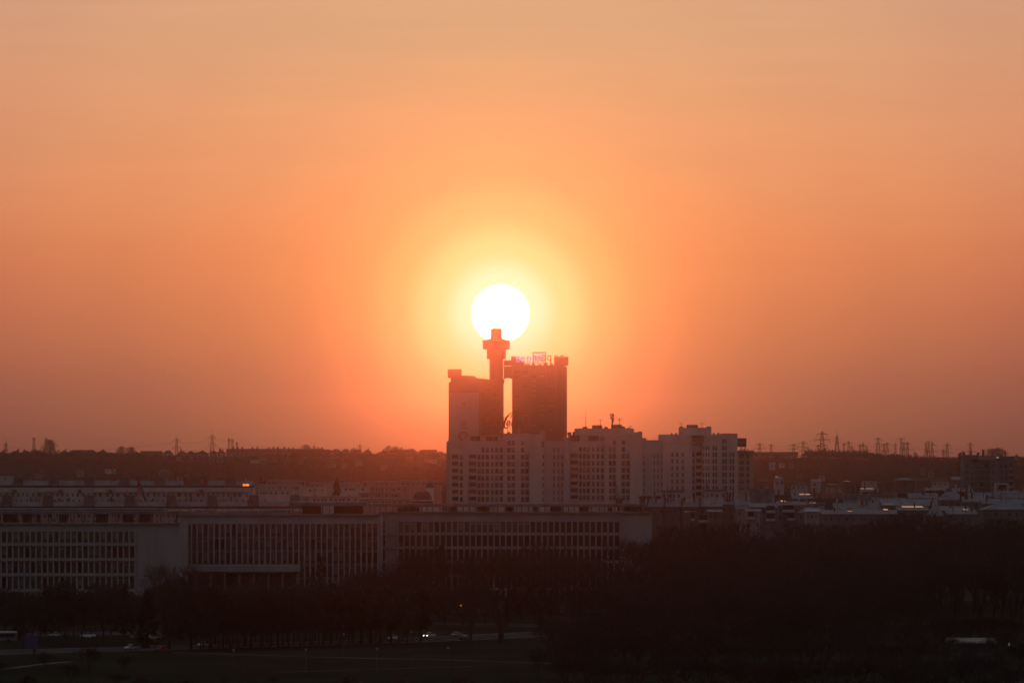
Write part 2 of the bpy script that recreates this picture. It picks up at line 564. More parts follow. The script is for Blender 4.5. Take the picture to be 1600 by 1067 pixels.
strip('car_park', [(-120, 991), (60, 990), (180, 989), (300, 987)], 30.0, asphalt, 0.012)

# ------------------------------------------------------------------ haze: dusty evening air
hz = MB(); hz.box(-6400, 6400, -500, 9400, -1.0, 152.0)
hm = bpy.data.materials.new('evening_haze'); hm.use_nodes = True
ht = hm.node_tree; ht.nodes.clear()
hv = ht.nodes.new('ShaderNodeVolumePrincipled')
hv.inputs['Color'].default_value = (*HAZE_COLOR, 1)
hv.inputs['Density'].default_value = HAZE_DENSITY
hv.inputs['Anisotropy'].default_value = HAZE_G
ho = ht.nodes.new('ShaderNodeOutputMaterial')
ht.links.new(hv.outputs[0], ho.inputs['Volume'])
haze = tag(hz.build('haze', hm), 'dusty orange evening air over the whole city', None, None, 'stuff')

# ================================================================== twin tower block with the round lookout
TY = 3500.0
def tp(px): return X(px, TY)
def tz(py): return Z(py, TY)
tower = thing('tower_block', (tp(794), TY, 0), 'tall twin concrete tower joined by a high bridge, round lookout on its shaft', 'tower')
win_left = []; win_right = []
# left slab: stepped roof
mb = MB()
holes = []
for k in range(22):
    zc = tz(601) - k * 3.1
    for a, b in ((751, 756), (759, 764), (770, 775), (778, 783)):
        holes.append((tp(a), tp(b), zc - 0.75, zc + 0.75)); win_left.append(holes[-1])
facade(mb, tp(701), tp(787), 0, tz(597), TY, holes, 0.35)
shell(mb, tp(701), tp(787), TY, TY + 24, 0, tz(597))
mb.box(tp(704), tp(787), TY + 0.6, TY + 23.4, tz(597), tz(592.5))
mb.box(tp(699.5), tp(721), TY - 1.2, TY + 20, tz(590), tz(576.8))
mb.box(tp(704), tp(721), TY + 0.3, TY + 22, tz(592.5), tz(590))
mb.prism([(tp(721), tz(592.5)), (tp(765), tz(592.5)), (tp(751), tz(591)), (tp(745), tz(590.6)), (tp(741), tz(587)), (tp(721), tz(586.5))], TY + 0.4, TY + 22)
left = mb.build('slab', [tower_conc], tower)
# right slab
mb = MB(); holes = []
for k in range(28):
    zc = tz(581) - k * 3.1
    for a, b in ((803, 812), (816, 825), (829, 838), (842, 851), (856, 865)):
        holes.append((tp(a), tp(b), zc - 0.75, zc + 0.75)); win_right.append(holes[-1])
facade(mb, tp(800), tp(886), 0, tz(573), TY, holes, 0.35)
shell(mb, tp(800), tp(886), TY, TY + 24, 0, tz(573))
mb.box(tp(800), tp(883), TY + 0.6, TY + 23, tz(573), tz(570.5))
mb.box(tp(866), tp(888), TY - 1.2, TY + 20, tz(570.5), tz(557.3))
mb.box(tp(798.6), tp(806), TY - 0.6, TY + 20, tz(570.6), tz(556.8))
mb.box(tp(806), tp(820), TY + 0.6, TY + 20, tz(570.5), tz(563))
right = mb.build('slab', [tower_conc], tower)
for sl, ws in ((left, win_left), (right, win_right)):
    for a, b, c, d in ws:
        inst('window', WIN[rng.choice((0, 0, 1, 2, 4))], sl, ((a + b) / 2, TY + 0.3, (c + d) / 2), (b - a, 1, d - c))
# concrete ribs on the right slab
for a in (800.8, 827, 853.5, 868, 884.6):
    MB().box(tp(a - 0.8), tp(a + 0.8), TY - 0.45, TY - 0.002, 0, tz(573.4)).build('rib', concrete_dk, right)
for a in (702, 750, 785.8):
    MB().box(tp(a - 0.8), tp(a + 0.8), TY - 0.45, TY - 0.002, 0, tz(597.4)).build('rib', concrete_dk, left)
# bridge between the slabs, with a slot of open windows
mb = MB()
mb.box(tp(787), tp(800), TY + 2, TY + 16, tz(570.8), tz(562.8))
mb.prism([(tp(787), tz(592)), (tp(789.5), tz(591)), (tp(794), tz(590.3)), (tp(798.5), tz(591)), (tp(800), tz(592)), (tp(800), tz(572.3)), (tp(787), tz(572.3))], TY + 2, TY + 16)
for a in (787.4, 791, 795, 799.4):
    mb.box(tp(a - 0.5), tp(a + 0.5), TY + 3, TY + 15, tz(572.3), tz(570.8))
mb.box(tp(786.2), tp(788.2), TY + 1, TY + 17, tz(598), tz(592.2))
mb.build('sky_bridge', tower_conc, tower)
# round stair shaft and lookout
SX, SY = tp(775.5), TY + 12
mb = MB()
mb.lathe(SX, SY, [(M(10.8, TY), 0), (M(10.8, TY), tz(560.5))], 28)
shaft = mb.build('round_shaft', tower_conc, tower, smooth=False)
mb = MB()
r = lambda p: M(p, TY)
mb.lathe(SX, SY, [(r(15), tz(560.4)), (r(15), tz(546)), (r(15.4), tz(545.6)), (r(21), tz(545)), (r(21), tz(534)), (r(22.6), tz(533.4)), (r(22.6), tz(532)),
                  (r(20), tz(531.4)), (r(13), tz(529.5)), (r(9), tz(528)), (r(8.7), tz(513.2)), (r(7.0), tz(512.4))], 36)
look = mb.build('lookout', tower_conc, tower)
for i in range(20):
    a = 2 * PI * i / 20
    p = Vector((SX + r(21.05) * math.cos(a), SY + r(21.05) * math.sin(a), (tz(543) + tz(537)) / 2))
    o = inst('window', WIN[0], look, p, (3.0, 1, tz(537) - tz(543)), a + PI / 2)
# rooftop clutter
for a, t, w in ((704.5, 570, 0.35), (710, 574, 0.5), (716.3, 575, 0.6), (746, 584, 0.3)):
    MB().bar((tp(a), TY + 6, tz(588)), (tp(a), TY + 6, tz(t)), M(w, TY) * 0.6).build('antenna', metal_dk, tower)
mb = MB()
for a, b, t in ((806, 812, 560.5), (821, 828, 568), (831, 836, 567.2), (842, 846, 568.4), (850, 856, 566.4), (860, 864, 567.5)):
    mb.box(tp(a), tp(b), TY + 6, TY + 12, tz(570.5), tz(t))
mb.build('roof_plant', concrete_dk, tower)

# hanging advertising banner on the left slab
ban = thing('banner', (tp(725), TY - 0.6, tz(690)), 'huge pale advertising banner with crown emblem and watch, hung down the tower', 'banner')
banner_cloth = mat('banner_cloth', (0.40, 0.36, 0.37), var=0.12, scale=0.05)
print_m = mat('banner_print', (0.10, 0.05, 0.05))
MB().box(tp(702.4), tp(748), TY - 0.75, TY - 0.60, tz(706), tz(613)).build('cloth', banner_cloth, ban)
letters('ROLEX', ban, tp(714), tp(736.5), TY - 0.80, tz(637.8), M(4.4, TY), 0.02, print_m)
cr = MB()
for i in range(5):
    bx_ = tp(724.8) + (i - 2) * M(0.75, TY); tx_ = tp(724.8) + (i - 2) * M(1.7, TY); tzz = tz(626.5) - abs(i - 2) * 0.45
    cr.bar((bx_, TY - 0.79, tz(631)), (tx_, TY - 0.79, tzz), 0.22, 0.12)
    cr.lathe(tx_, TY - 0.79, [(0.05, tzz - 0.1), (0.22, tzz + 0.1), (0.05, tzz + 0.32)], 6)
cr.box(tp(723), tp(726.6), TY - 0.83, TY - 0.755, tz(632), tz(630.7))
cr.build('crown_emblem', print_m, ban)
wt_ = MB()
for yy, w in ((657.5, 6), (659.5, 5), (662, 5.5), (664, 5.4), (667, 6), (669.5, 7)):
    wt_.box(tp(724.8 - w), tp(724.8 + w), TY - 0.81, TY - 0.755, tz(yy + 0.8), tz(yy))
n0 = len(wt_.v)
for rr in (6.8, 4.6):
    prev = None
    for i in range(25):
        a = 2 * PI * i / 24
        p = (tp(723.5) + r(rr) * math.cos(a), TY - 0.80, tz(681) + r(rr) * math.sin(a))
        if prev: wt_.bar(prev, p, 0.30)
        prev = p
wt_.build('watch_picture', print_m, ban)

# roof signs: purple lettering in front, the back of its twin behind
purple = mat('purple_neon', (0.45, 0.10, 0.32), emit=(0.85, 0.13, 0.55), estr=0.75)
sign_back = mat('sign_back', (0.16, 0.04, 0.03))
s1 = thing('roof_sign', (tp(828), TY + 1, tz(570)), 'purple lit lettering zepter along the tower roof edge', 'sign')
for i, (a, ch) in enumerate(((805.6, 'z'), (812.8, 'e'), (822.4, 'p'), (832.2, 't'), (836.2, 'e'), (846.4, 'r'))):
    me = text_mesh(ch, M(20.0, TY), 0.25); me.materials.append(purple)
    o = link(bpy.data.objects.new('letter', me)); o.parent = s1
    o.scale = (0.82, 1, 1); o.location = Vector((tp(a), TY + 0.2, tz(565.8))) - org(s1); o.rotation_euler = (PI / 2, 0, 0)
mb = MB()
for a in (808, 816, 824, 834, 841, 849):
    mb.bar((tp(a), TY + 1.0, tz(571)), (tp(a), TY + 1.0, tz(558)), 0.13)
for yy in (567.2, 560):
    mb.bar((tp(805), TY + 1.0, tz(yy)), (tp(852), TY + 1.0, tz(yy)), 0.10)
mb.build('frame', metal_dk, s1)
s2 = thing('roof_sign', (tp(858), TY + 21, tz(570)), 'dark mirrored back of the lettering zepter on the far roof edge', 'sign')
for i, (a, ch) in enumerate(((881.5, 'z'), (873, 'e'), (862.3, 'p'), (853.6, 't'), (849.6, 'e'), (838.6, 'r'))):
    me = text_mesh(ch, M(20.0, TY), 0.25); me.materials.append(sign_back)
    o = link(bpy.data.objects.new('letter', me)); o.parent = s2
    o.scale = (0.82, 1, 1); o.location = Vector((tp(a) * (TY + 21) / TY, TY + 21, Z(563.8, TY + 21))) - org(s2); o.rotation_euler = (PI / 2, 0, PI)
mb = MB()
for a in (840, 846, 852, 860, 868, 877):
    mb.bar((tp(a), TY + 20.4, tz(571)), (tp(a), TY + 20.4, tz(559)), 0.13)
mb.bar((tp(838), TY + 20.4, tz(567.2)), (tp(881), TY + 20.4, tz(567.2)), 0.10)
mb.build('frame', metal_dk, s2)
s3 = thing('logo_frame', (tp(843), TY + 10, tz(570)), 'square emblem frame standing between the two roof signs', 'sign')
mb = MB()
x0, x1, za, zb = tp(833), tp(852.6), tz(570.4), tz(550.2)
for p, q in (((x0, zb), (x1, zb)), ((x0, za), (x0, zb)), ((x1, za), (x1, zb))):
    mb.bar((p[0], TY + 10, p[1]), (q[0], TY + 10, q[1]), 0.28)
mb.build('frame', sign_back, s3)
mb = MB()
mb.box(tp(835), tp(850.5), TY + 9.8, TY + 10.2, tz(552.2), tz(551.2))
mb.prism([(tp(835.5), tz(556.6)), (tp(850.3), tz(553.6)), (tp(850.3), tz(555)), (tp(835.5), tz(558))], TY + 9.7, TY + 10.1)
mb.build('emblem', purple, s3)

# ================================================================== apartment blocks in front of the tower
def apartment(name, label, Y, segs, base_top=790, wall=None, rowp=11.0, row0=713.75, rows_to=7, group=None):
    t = thing(name, (X((segs[0]['x0'] + segs[-1]['x1']) / 2, Y), Y, 0), label, 'apartment block', group)
    for s in segs:
        y = Y + s.get('dy', 0.0); dep = s.get('depth', 16.0)
        x0, x1 = X(s['x0'], Y), X(s['x1'], Y); z1 = Z(s['top'], Y)
        holes = []; wins = []; bals = []
        for c in s.get('cols', ()):
            a, b = X(c[0], Y), X(c[1], Y); kind = c[2] if len(c) > 2 else 'w'
            r0 = c[3] if len(c) > 3 else s.get('r0', 0)
            for k in range(r0, rows_to):
                zc = Z(row0 + rowp * k, Y)
                if kind == 'b':
                    hh = (a, b, zc - 1.25, zc + 1.05); bals.append(hh)
                elif kind == 's':
                    hh = (a, b, zc - 0.95, zc + 0.85)
                else:
                    hh = (a, b, zc - 1.0, zc + 0.95)
                if hh[3] < z1 - 0.2:
                    holes.append(hh); wins.append((hh, kind))
        mb = MB()
        wm = s.get('mat', wall or render_a)
        dp = 1.3 if any(k == 'b' for _, k in wins) else 0.30
        facade(mb, x0, x1, 0, z1, y, holes, dp, 0, 0)
        shell(mb, x0, x1, y, y + dep, 0, z1, 0, 1)
        wo = mb.build('wall', [wm, roof_bitumen], t)
        for hh, kind in wins:
            if kind == 'b':
                inst('window', WIN[rng.choice((0, 1, 4))], wo, ((hh[0] + hh[1]) / 2, y + dp - 0.06, (hh[2] + hh[3]) / 2), (hh[1] - hh[0] - 0.004, 1, hh[3] - hh[2] - 0.004))
                MB().box(hh[0] - 0.1, hh[1] + 0.1, y - 0.35, y - 0.003, hh[2] - 0.25, hh[2] + 0.75).build('balcony', s.get('bmat', white_trim), wo)
            else:
                yb = y + min(dp, 0.30) - 0.05
                inst('window', WIN[rng.choice((0, 0, 0, 1, 2, 3, 4))], wo, ((hh[0] + hh[1]) / 2, yb, (hh[2] + hh[3]) / 2), (hh[1] - hh[0] - 0.004, 1, hh[3] - hh[2] - 0.004))
                if kind == 'w':
                    MB().box(hh[0] - 0.12, hh[1] + 0.12, y - 0.16, y - 0.003, hh[2] - 0.16, hh[2] - 0.02).build('sill', white_trim, wo)
        # roof edge
        MB().box(x0 - 0.12, x1 + 0.12, y - 0.22, y + 0.5, z1 + 0.003, z1 + 0.42).build('parapet', white_trim if s.get('cap') else wm, wo)
    return t

def roofblock(t, Y, x0, x1, top, bot, dy=3.0, dep=10.0, m=None, name='roof_house'):
    return MB().box(X(x0, Y), X(x1, Y), Y + dy, Y + dy + dep, Z(bot, Y), Z(top, Y)).build(name, m or render_b, t)
def penthouse(t, Y, x0, x1, top, bot, bays, dy=1.5):
    """set-back top storey with dark glazing under a white slab"""
    o = MB().box(X(x0, Y), X(x1, Y), Y + dy, Y + dy + 10, Z(bot, Y), Z(top + 0.8, Y)).build('penthouse', render_a, t)
    MB().box(X(x0 - 1, Y), X(x1 + 1, Y), Y + dy - 1.4, Y + dy + 10.5, Z(top + 0.8, Y), Z(top, Y)).build('roof_slab', white_trim, o)
    for a, b in bays:
        n = max(2, int((b - a) / 4))
        for i in range(n):
            u0, u1 = X(a + (b - a) * i / n, Y), X(a + (b - a) * (i + 1) / n, Y)
            inst('window', WIN[rng.choice((0, 1, 4))], o, ((u0 + u1) / 2, Y + dy - 0.10, (Z(top + 1.6, Y) + Z(bot - 1, Y)) / 2), (u1 - u0 - 0.05, 1, Z(top + 1.6, Y) - Z(bot - 1, Y)))
AY = 2300.0
z3 = lambda v: 690 + v * 0.15
def c3(lst): return [(z3(a[0]), z3(a[1])) + tuple(a[2:]) for a in lst]
blockA = apartment('apartment_block', 'pale stepped apartment block carrying the script roof sign in front of the tower', AY, [
    dict(x0=697.5, x1=703.4, top=691, dy=3, mat=render_b),
    dict(x0=703.5, x1=723.2, top=702, dy=1.2, cols=c3([(105, 175, 'b'), (190, 220)])),
    dict(x0=723.3, x1=731.2, top=686, dy=0.0, mat=render_a),
    dict(x0=731.3, x1=785.9, top=690.5, dy=1.4, cols=c3([(285, 360, 'b', 0), (375, 405, 'w', 0), (415, 445, 'w', -1), (462, 493, 'w', -1), (518, 540, 's', -1), (558, 590, 'w', -1), (605, 638, 'w', -1)])),
    dict(x0=786.0, x1=807.7, top=678.5, dy=0.5, cols=c3([(685, 718, 'w', -2), (728, 765, 'w', -2)])),
    dict(x0=807.8, x1=827.2, top=678.5, dy=0.9, cols=c3([(828, 860, 'w', -2), (872, 908, 'w', 0)])),
    dict(x0=827.3, x1=850.4, top=700, dy=-1.0, cols=c3([(1050, 1065, 's', 0)]), mat=render_a),
    dict(x0=850.5, x1=880.9, top=690, dy=1.5, cols=c3([(1165, 1180, 's', -1), (1210, 1225, 's', -1), (1250, 1265, 's', 0)]), mat=render_b)])
penthouse(blockA, AY, 731.5, 778.5, 680, 690.4, [(735, 750), (759, 778)], 2.2)
roofblock(blockA, AY, 827.5, 846, 678.6, 701, 2, 12, render_a)
roofblock(blockA, AY, 778.6, 786, 683, 692, 3, 9, render_b)
roofblock(blockA, AY, 844.5, 852, 672.5, 690, 3, 4, white_trim, 'chimney_stack')
roofblock(blockA, AY, 704, 722.5, 690.5, 702, 3.5, 8, render_b)
roofblock(blockA, AY, 779, 786, 683, 690.3, 2.5, 8, render_b)
for a, b, tt in ((757, 760, 675.5), (763, 767, 676), (771, 775, 676.4), (778, 788, 676.8), (793, 797, 674.5), (807, 808.5, 672.5), (812, 822, 675), (824, 828, 673.5), (835, 840, 676.5)):
    roofblock(blockA, AY, a, b, tt, 678.6 if a > 786 else 681, 5, 3, concrete_dk, 'vent')
z4 = lambda v: 870 + v * 0.20625
def c4(lst): return [(z4(a[0]), z4(a[1])) + tuple(a[2:]) for a in lst]
blockB = apartment('apartment_block', 'pale apartment block with the antenna mast, beside the tower foot', AY, [
    dict(x0=881.0, x1=889.9, top=685, dy=0.0, mat=render_b),
    dict(x0=890.0, x1=944.9, top=690.5, dy=1.4, cols=c4([(105, 160, 'b', 0), (170, 190, 'w', -1), (198, 218, 'w', -1), (228, 250, 'w', -1), (268, 285, 's', -1), (303, 322, 'w', -1), (335, 357, 'w', -1)])),
    dict(x0=945.0, x1=967.9, top=679, dy=0.5, cols=c4([(395, 418, 'w', -1), (425, 447, 'w', -2)])),
    dict(x0=968.0, x1=984.4, top=679, dy=0.9, cols=c4([(492, 518, 'w', -2), (527, 552, 'w', 0)])),
    dict(x0=984.5, x1=1004.0, top=704.5, dy=-1.0, mat=render_a),
    dict(x0=1004.1, x1=1035.9, top=689, dy=1.5, cols=c4([(655, 665, 's', 0), (735, 745, 's', 0), (762, 772, 's', 0), (790, 800, 's', 0)]), mat=render_b)],
    rowp=10.8, row0=712.5)
penthouse(blockB, AY, 888, 938, 679, 690.4, [(891, 906), (919, 936)], 2.2)
roofblock(blockB, AY, 898, 991, 669, 692, 5, 10, render_b)
roofblock(blockB, AY, 984.6, 1004, 675, 704, 2, 12, render_a)
roofblock(blockB, AY, 1004.2, 1010, 684, 689, 3, 8, render_b)
for a, b, tt, bb in ((911, 918, 666.4, 669), (925.7, 941, 664, 669), (955.6, 972, 663, 669), (972, 977, 666, 669), (887, 893, 675, 680), (895, 898, 674.5, 680), (945, 950, 666.5, 669), (981, 984, 667.8, 669), (992, 996, 676.5, 679), (998, 1003, 673.8, 676)):
    roofblock(blockB, AY, a, b, tt, bb + 0.4, 6, 5, concrete_dk, 'vent')
CY = 2350.0
blockC = apartment('apartment_block', 'pale apartment block with the dark billboard at its roof corner', CY, [
    dict(x0=1036.0, x1=1081.9, top=692, dy=1.0, cols=c4([(868, 882, 's', 0), (905, 920, 's', 0), (948, 962, 's', 0)]), mat=render_a),
    dict(x0=1082.0, x1=1097.4, top=697, dy=2.0, cols=c4([(1028, 1043, 'w', 0), (1056, 1098, 'b', 0)]), mat=render_b),
    dict(x0=1097.5, x1=1125.9, top=690.5, dy=0.6, cols=c4([(1107, 1117, 's', -1), (1128, 1138, 's', -1), (1147, 1158, 's', -1), (1180, 1195, 'w', -1), (1200, 1215, 'w', -1)])),
    dict(x0=1126.0, x1=1137.9, top=678.5, dy=0.0, cols=c4([(1253, 1268, 'w', -2), (1272, 1288, 'w', -2)])),
    dict(x0=1138.0, x1=1152.5, top=678.5, dy=0.8, cols=c4([(1310, 1322, 'w', 0), (1330, 1345, 'w', 0)]))],
    rowp=10.45, row0=710.0, rows_to=8)
roofblock(blockC, CY, 1030, 1062, 678.6, 692, 4, 12, render_a)
roofblock(blockC, CY, 1062, 1112, 668, 699, 3, 12, render_a)
roofblock(blockC, CY, 1112.1, 1126, 678.6, 699, 3.2, 12, render_a)
penthouse(blockC, CY, 1076, 1104, 679.6, 691.5, [(1082, 1100)], 0.4)
for a, b, tt, bb in ((1062.5, 1068, 666.2, 668), (1074, 1091, 663.4, 668), (1105, 1111.5, 666, 668), (1049, 1051.5, 676.2, 679), (1056, 1058.5, 676.2, 679), (1115, 1117.5, 676.2, 679), (1122, 1125, 676, 679), (1140, 1143, 677.6, 679)):
    roofblock(blockC, CY, a, b, tt, bb + 0.4, 6, 5, concrete_dk, 'vent')
DY_ = 2600.0
blockD = apartment('apartment_block', 'plain pink-grey block with a projecting cornice behind the billboard', DY_, [
    dict(x0=1150, x1=1176.5, top=706.5, dy=0.0, cols=[(1155, 1162.5, 'w', 0), (1166, 1171, 'w', 0)], mat=render_c)], rowp=9.8, row0=712.5, rows_to=6)
MB().box(X(1149, DY_), X(1178.6, DY_), DY_ - 2, DY_ + 18, Z(705.6, DY_), Z(703.4, DY_)).build('cornice', render_b, blockD)
for a in (1156, 1160.5, 1163, 1167.5):
    roofblock(blockD, DY_, a, a + 1.3, 701.2, 703.5, 2, 2, concrete_dk, 'vent')

# masts and antennas on the roofs: each stands on its own
def mast(px, top, bot, Y, label, head=False, arms=0, r=0.14):
    t = thing('antenna_mast', (X(px, Y), Y + 6, Z(bot, Y)), label, 'antenna')
    x = X(px, Y)
    MB().bar((x, Y + 6, Z(bot, Y)), (x, Y + 6, Z(top, Y)), r * 1.3, r).build('pole', metal_dk, t)
    for k in range(arms):
        zz = Z(top + (bot - top) * (0.1 + 0.25 * k), Y)
        MB().box(x - 0.9, x + 0.9, Y + 5.9, Y + 6.1, zz, zz + 0.16).build('crossbar', metal_dk, t)
    if head:
        for k, (dx, zz) in enumerate(((-0.8, top + 1.5), (0.5, top + 2.2), (-0.6, top + 6.0), (0.55, top + 8.0), (0.3, top + 12))):
            MB().box(x + dx - 0.28, x + dx + 0.28, Y + 5.6, Y + 6.2, Z(zz + 3.4, Y), Z(zz, Y)).build('panel_antenna', metal_dk, t)
    return t
mast(957, 645, 664, AY, 'tall telecom mast with panel antennas on a flat roof', True, 2, 0.22)
mast(915.6, 645, 667, AY, 'thin bare whip aerial on a flat roof', False, 0, 0.09)
mast(938.5, 655, 664.5, AY, 'short aerial with one crossbar beside the roof house', False, 1, 0.09)
mast(968.6, 653, 664, AY, 'short aerial with two crossbars next to the telecom mast', False, 2, 0.09)
mast(985.5, 665.8, 670, AY, 'stubby aerial at the roof house corner', False, 1, 0.09)
mast(1065, 660.8, 667, CY, 'short aerial on the billboard block roof, left of its lift house', False, 1, 0.09)
mast(1097.5, 660.5, 668, CY, 'short aerial on the billboard block roof, right of its lift house', False, 1, 0.09)

# billboard on the roof corner
bb_ = thing('billboard', (X(1155, CY), CY + 5, Z(700, CY)), 'dark violet rectangular billboard with faint lettering on a roof corner', 'billboard')
board_m = mat('violet_board', (0.050, 0.030, 0.070), rough=0.5, spec=0.3)
board_t = mat('board_lettering', (0.26, 0.17, 0.26))
MB().box(X(1143, CY), X(1167, CY), CY + 4.6, CY + 5.4, Z(698, CY), Z(684.3, CY)).build('board', board_m, bb_)
letters('the port', bb_, X(1146, CY), X(1166, CY), CY + 4.55, Z(692.6, CY), M(7.5, CY), 0.03, board_t)
mb = MB()
for a in (1146, 1152.5, 1159, 1165):
    mb.bar((X(a, CY), CY + 5.6, Z(707, CY)), (X(a, CY), CY + 5.6, Z(686, CY)), 0.16)
mb.build('frame', metal_dk, bb_)

# script roof sign
coke = thing('roof_sign', (X(788, AY), AY + 4, Z(678, AY)), 'big red script lettering Coca-Cola on the apartment roof', 'sign')
script_red = mat('script_red', (0.17, 0.012, 0.012), rough=0.6)
def catmull(pts, n=6):
    out_ = []
    for i in range(len(pts) - 1):
        p0 = pts[max(i - 1, 0)]; p1 = pts[i]; p2 = pts[i + 1]; p3 = pts[min(i + 2, len(pts) - 1)]
        for k in range(n):
            t = k / n
            out_.append(tuple(0.5 * ((2 * b) + (-a + c) * t + (2 * a - 5 * b + 4 * c - d) * t * t + (-a + 3 * b - 3 * c + d) * t ** 3) for a, b, c, d in zip(p0, p1, p2, p3)))
    out_.append(tuple(pts[-1]))
    return out_
def stroke(name, paths, parent, Y):
    """paths: lists of (zoom x, zoom y, half width) traced lettering"""
    mb = MB()
    for path in paths:
        pts = catmull(path)
        P = [Vector((X(695 + a / 11.43, Y), 0, Z(600 + b / 11.43, Y))) for a, b, w in pts]
        Wd = [M(w / 11.43, Y) for a, b, w in pts]
        Lf = []; Rt = []
        for i, p in enumerate(P):
            d = (P[min(i + 1, len(P) - 1)] - P[max(i - 1, 0)])
            d = d.normalized() if d.length > 1e-6 else Vector((1, 0, 0))
            nn = Vector((-d.z, 0, d.x)) * Wd[i]
            Lf.append(p + nn); Rt.append(p - nn)
        for i in range(len(P) - 1):
            for yy, flip in ((Y - 0.2, False), (Y + 0.2, True)):
                q = [Vector((v.x, yy, v.z)) for v in (Rt[i], Rt[i + 1], Lf[i + 1], Lf[i])]
                mb.quad(*(reversed(q) if flip else q))
            for S in (Lf, Rt):
                mb.quad((S[i].x, Y - 0.2, S[i].z), (S[i + 1].x, Y - 0.2, S[i + 1].z), (S[i + 1].x, Y + 0.2, S[i + 1].z), (S[i].x, Y + 0.2, S[i].z))
    return mb.build(name, script_red, parent)
SYY = AY + 4
stroke('letter', [[(820, 600, 6), (850, 575, 10), (862, 535, 9), (835, 512, 7), (790, 530, 11), (745, 590, 17), (712, 670, 19), (702, 735, 17), (722, 780, 12), (770, 788, 10), (820, 770, 9), (880, 756, 9), (950, 765, 10), (1005, 790, 7), (1040, 770, 3)]], coke, SYY)
stroke('letter', [[(830, 610, 8), (800, 640, 13), (793, 690, 12), (812, 712, 9), (842, 680, 12), (852, 630, 10), (830, 608, 6), (860, 615, 4), (885, 605, 4)]], coke, SYY)
stroke('letter', [[(928, 610, 9), (905, 600, 8), (878, 645, 13), (872, 695, 12), (890, 712, 8), (930, 680, 6)]], coke, SYY)
stroke('letter', [[(1000, 605, 8), (965, 610, 9), (938, 665, 13), (940, 705, 10), (965, 700, 7), (1003, 610, 9), (985, 680, 12), (990, 710, 9), (1030, 680, 5)]], coke, SYY)
stroke('letter', [[(1048, 605, 7), (1085, 588, 7)]], coke, SYY)
stroke('letter', [[(1192, 605, 6), (1176, 590, 9), (1192, 555, 8), (1225, 545, 9), (1240, 520, 8), (1215, 503, 6), (1170, 525, 9), (1115, 580, 16), (1078, 655, 19), (1060, 725, 17), (1072, 775, 12), (1105, 785, 8), (1150, 745, 6), (1200, 680, 5)]], coke, SYY)
stroke('letter', [[(1150, 655, 7), (1118, 685, 10), (1102, 720, 11), (1120, 738, 8), (1152, 705, 10), (1162, 662, 9), (1145, 655, 5)]], coke, SYY)
stroke('letter', [[(1165, 760, 5), (1215, 690, 8), (1275, 590, 9), (1305, 520, 9), (1290, 510, 6), (1262, 560, 10), (1225, 660, 14), (1205, 740, 12), (1225, 762, 7), (1265, 730, 5)]], coke, SYY)
stroke('letter', [[(1340, 640, 7), (1300, 655, 10), (1278, 710, 12), (1288, 745, 9), (1315, 735, 7), (1348, 645, 9), (1325, 720, 12), (1335, 755, 9), (1372, 735, 5), (1400, 700, 4)]], coke, SYY)
stroke('swash', [[(1240, 505, 4), (1300, 495, 8), (1360, 520, 13), (1420, 535, 12), (1465, 515, 4)]], coke, SYY)
mb = MB()
for a in range(758, 822, 7):
    mb.bar((X(a, AY), AY + 4.9, Z(682, AY)), (X(a, AY), AY + 4.9, Z(655 if a < 800 else 652, AY)), 0.10)
for yy in (668, 660):
    mb.bar((X(757, AY), AY + 4.8, Z(yy, AY)), (X(821, AY), AY + 4.8, Z(yy, AY)), 0.08)
mb.build('frame', metal_dk, coke)

